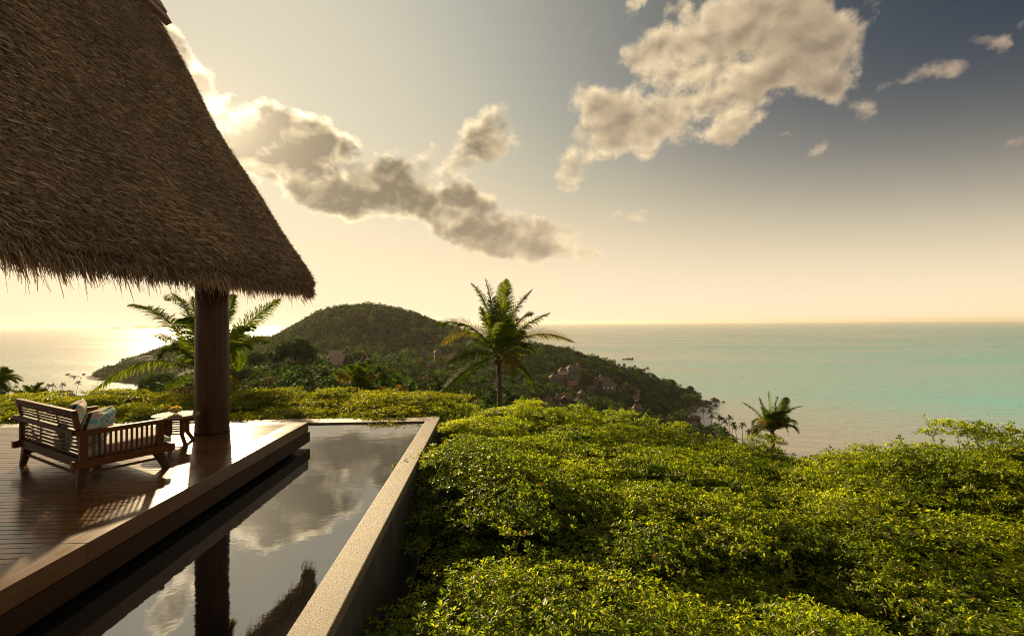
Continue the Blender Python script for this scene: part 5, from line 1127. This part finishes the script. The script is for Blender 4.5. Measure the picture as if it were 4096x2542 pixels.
villa(*z5(950, 610), 455, 11, 'tiny thatched cone left of the tall cone by the cove', 'pyramid', 0.9, 1.0, 0.4, 1, wins=1)
villa(*z5(1235, 745), 400, 50, 'open beach pavilion with broad flat roof and terrace', 'hip', 0.16, 0.6, 0.1, 1, wins=4, wall='villa_dark')
villa(*z5(1590, 1065), 315, 46, 'gabled beach roof poking over the hedge', 'gable', 0.42, 0.9, 1.2, 1, wins=1)
villa(*z5(1200, 880), 360, 32, 'low roof in front of the beach pavilion', 'gable', 0.4, 0.8, 1.0, 1, wins=1)
villa(1850, 1650, 150, 100, 'big brown shingled roof low behind the hedge left of the tall palm', 'hip', 0.34, 0.7, 0.35, 1, ridge=0.5, group=None)
villa(1752, 1408, 500, 34, 'villa with terrace under the left fronds of the tall palm', 'hip', 0.4, 0.8, 0.2, 1, wins=2)
villa(1700, 1405, 505, 26, 'small roof left of the terrace villa below the hill', 'hip', 0.35, 0.8, -0.2, 1, wins=2)
terrace(1788, 1420, 490, 46, 'terracotta edged terrace left of the tall palm', 0.1)
villa(1720, 1462, 420, 46, 'low dark hipped roof in the trees between the palms', 'gable', 0.30, 0.7, 0.25, 1, wins=2)
villa(1882, 1478, 400, 60, 'pale fronted villa behind the palm crown', 'hip', 0.2, 0.6, 0.0, 1, wins=4, glass='villa_white')
villa(1978, 1530, 330, 26, 'small gabled roof right behind the tall palm trunk', 'gable', 0.5, 0.9, 0.9, 1, wins=1)
# two steep shingled A-frame houses
def aframe(ridge_a, ridge_b, eave_a, eave_b, d, spread, label):
    """ridge end points and near eave end points in photo pixels; the far slope mirrors them"""
    ra, rb = at(*ridge_a, d+3), at(*ridge_b, d-1); ea, eb = at(*eave_a, d-spread[0]), at(*eave_b, d-spread[1]-1)
    fa, fb = ra+(ra-ea)*np.array((1,1,-1)), rb+(rb-eb)*np.array((1,1,-1))
    c = (ea+eb+fa+fb)/4; r = thing('steep_roof_house', c, label, 'house', 'steep shingled houses')
    n = lambda p: p-c
    def slab(a, b, e, f, nm):
        nn = np.cross(b-a, e-a); nn /= np.linalg.norm(nn); t = nn*0.35
        mb = MB(); mb.hexa([n(a)-t, n(b)-t, n(f)-t, n(e)-t], [n(a)+t*.0, n(b)+t*.0, n(f)+t*.0, n(e)+t*.0]); o = mb.build(nm, M['pale_shingle'], r); return o
    slab(ra, rb, ea, eb, 'roof_slope'); slab(rb, ra, fb, fa, 'roof_slope')
    q = 0.9
    for (R_, E_, G_) in ((rb, eb, fb), (ra, ea, fa)):
        o = (ra+rb)/2-R_; o = o/np.linalg.norm(o)*0.9; m = R_*0.08+(E_+G_)/2*0.92*1.0
        g = MB(); a, b, e = n(R_+o-(0,0,.5)), n(E_*.92+G_*.08+o), n(G_*.92+E_*.08+o); th = o*0.2; g.add([a,b,e,a+th,b+th,e+th], [(0,1,2),(3,5,4),(0,3,4,1),(1,4,5,2),(2,5,3,0)]); g.build('gable_wall', M['villa_dark'], r)
    c1 = MB(); c1.tube([n(ra)+(0,0,.1), n(rb)+(0,0,.1)], 0.2, 5, False); c1.build('ridge_cap', M['ridge_tile'], r)
    g = MB(); g.bar(n(rb)+(0,0,-0.3), n(eb), 0.25, 0.3); g.build('barge_board', M['villa_dark'], r); g = MB(); g.bar(n(rb)+(0,0,-0.3), n(fb), 0.25, 0.3); g.build('barge_board', M['villa_dark'], r)
    MB().box((-4, -4, -8), (4, 4, -0.4)).build('base_wall', M['villa_wall'], r)
    px = (ridge_a[0]+ridge_b[0])/2; CLEAR.append((px, d, abs(ridge_b[0]-ridge_a[0])*0.75+22, max(eave_a[1], eave_b[1])-8))
aframe(z6(345, 350), z6(545, 355), z6(230, 530), z6(468, 540), 290, (5.0, 6.5), 'larger steep shingled house, its broad roof slope facing us')
aframe(z6(290, 283), z6(500, 300), z6(235, 400), z6(440, 415), 305, (4.0, 5.0), 'steep shingled roof rising behind the larger steep house')
aframe(z6(880, 350), z6(840, 320), z6(960, 520), z6(935, 505), 288, (-1.0, -1.5), 'narrow steep roofed house with dark open gable facing us')
n_forest = build_forest()

# ---- shore rocks
def rock_mesh(seed):
    g = np.random.default_rng(seed); mb = MB(); n, k = 9, 6; V = []
    for i in range(k):
        ph = math.pi*i/(k-1); 
        for j in range(n):
            th = 2*math.pi*j/n; r = 1+g.normal()*0.16; V.append((math.sin(ph)*math.cos(th)*r, math.sin(ph)*math.sin(th)*r*0.8, math.cos(ph)*0.62*r))
    fs = [(i*n+j, i*n+(j+1) % n, (i+1)*n+(j+1) % n, (i+1)*n+j) for i in range(k-1) for j in range(n)]; mb.add(V, fs); me = mb.mesh('rock'); me.materials.append(M['rock']); return me
RK = [rock_mesh(s) for s in (1, 2, 3)]
def rock(px, py, size, label, group, z=None):
    d = (SEA_Z-CAM[2])/ray(px, py)[2]; p = at(px, py, d); o = link('rock', random.choice(RK), M['rock']); o.location = (p[0], p[1], SEA_Z+size*0.12); o.scale = (size*random.uniform(0.8, 1.4), size, size*random.uniform(0.8, 1.5)); o.rotation_euler = (0, 0, random.uniform(-.5, .5)); tag(o, label, 'rock', group)
for i, (x, y, s) in enumerate([(1925,182,3.4),(1998,180,4.4),(2078,181,3.8)]): rock(*z4(x, y), s, ['left rock of three in the open sea off the headland', 'middle and largest rock of three in the open sea', 'right pointed rock of three in the open sea off the headland'][i], 'rocks off the headland')
for i, (x, y, s) in enumerate([(1560,435,3.0),(1615,466,3.2),(1745,482,1.6),(1610,548,2.4)]): rock(*z5(x, y), s, ['dark rock touching the tip of the headland', 'long low rock just off the tip of the headland', 'small lone rock out in the water off the tip', 'low rock in the shallows below the tip'][i], 'rocks off the tip')
g = np.random.default_rng(5)
for i in range(60):
    t = g.random(); x, y = (1180+t*370, 470+120*g.random()*(0.4+0.6*t)+ (t-0.5)*10); rock(*z5(x, y), g.uniform(0.7, 2.4), 'dark boulder in the rocky shore round the tip of the headland', 'boulders round the tip')
for i in range(16):
    rock(*z7(930+g.random()*260, 850+g.random()*75), g.uniform(0.8, 2.4), 'dark shore rock off the left headland', 'rocks off the left headland')

# ---- small boat far out and a bird over the bay
d = (SEA_Z-CAM[2])/ray(3157, 1307)[2]; p = at(3157, 1307, d); b = thing('longtail_boat', p, 'tiny dark boat far out near the right horizon', 'boat', rz=0.2); s = 18.0
mb = MB(); mb.add([(-1*s,0,.9),(-.6*s,-1.2,0.2),(.6*s,-1.2,.2),(1*s,0,1.6),(.6*s,1.2,.2),(-.6*s,1.2,.2),(-.6*s,0,-1),(.6*s,0,-1)], [(0,1,6),(1,2,7,6),(2,3,7),(3,4,7),(4,5,6,7),(5,0,6),(0,5,4,3,2,1)]); mb.build('hull', M['boat'], b)
MB().box((-.25*s,-1,1.5),(.3*s,1,4.5)).build('cabin', M['boat'], b)
p = at(2962, 1508, 120); bd = thing('bird', p, 'small dark bird flying over the bay water', 'bird')
MB().add([(0,0.28,0),(0.07,0,0.03),(0,-0.32,0),(-0.07,0,0.03),(-0.75,0.05,0.28),(0.75,0.05,0.28),(0,-0.1,-0.07),(0,0.3,-0.03)], [(0,1,3),(1,2,3),(3,4,2),(1,5,2),(0,6,1),(0,3,6),(6,2,1),(6,3,2)]).build('body', M['bird'], bd)

# ================================================================== HAZE
mb = MB().box((-60000, -60000, SEA_Z-1.5), (60000, 60000, 75.0)); hz = mb.build('haze', None) if False else None
me = mb.mesh('haze'); hz = bpy.data.objects.new('haze', me); col.objects.link(hz); tag(hz, 'warm sea haze softening the horizon', kind='stuff')
hm = bpy.data.materials.new('sea_haze'); hm.use_nodes = True; hm.node_tree.nodes.clear()
T = NT(hm.node_tree); out = T.node('ShaderNodeOutputMaterial'); pv = T.node('ShaderNodeVolumePrincipled'); pv.inputs['Color'].default_value = (0.95, 0.90, 0.80, 1); pv.inputs['Density'].default_value = HAZE_D; pv.inputs['Anisotropy'].default_value = 0.3
T.l.new(pv.outputs[0], out.inputs['Volume']); me.materials.append(hm)
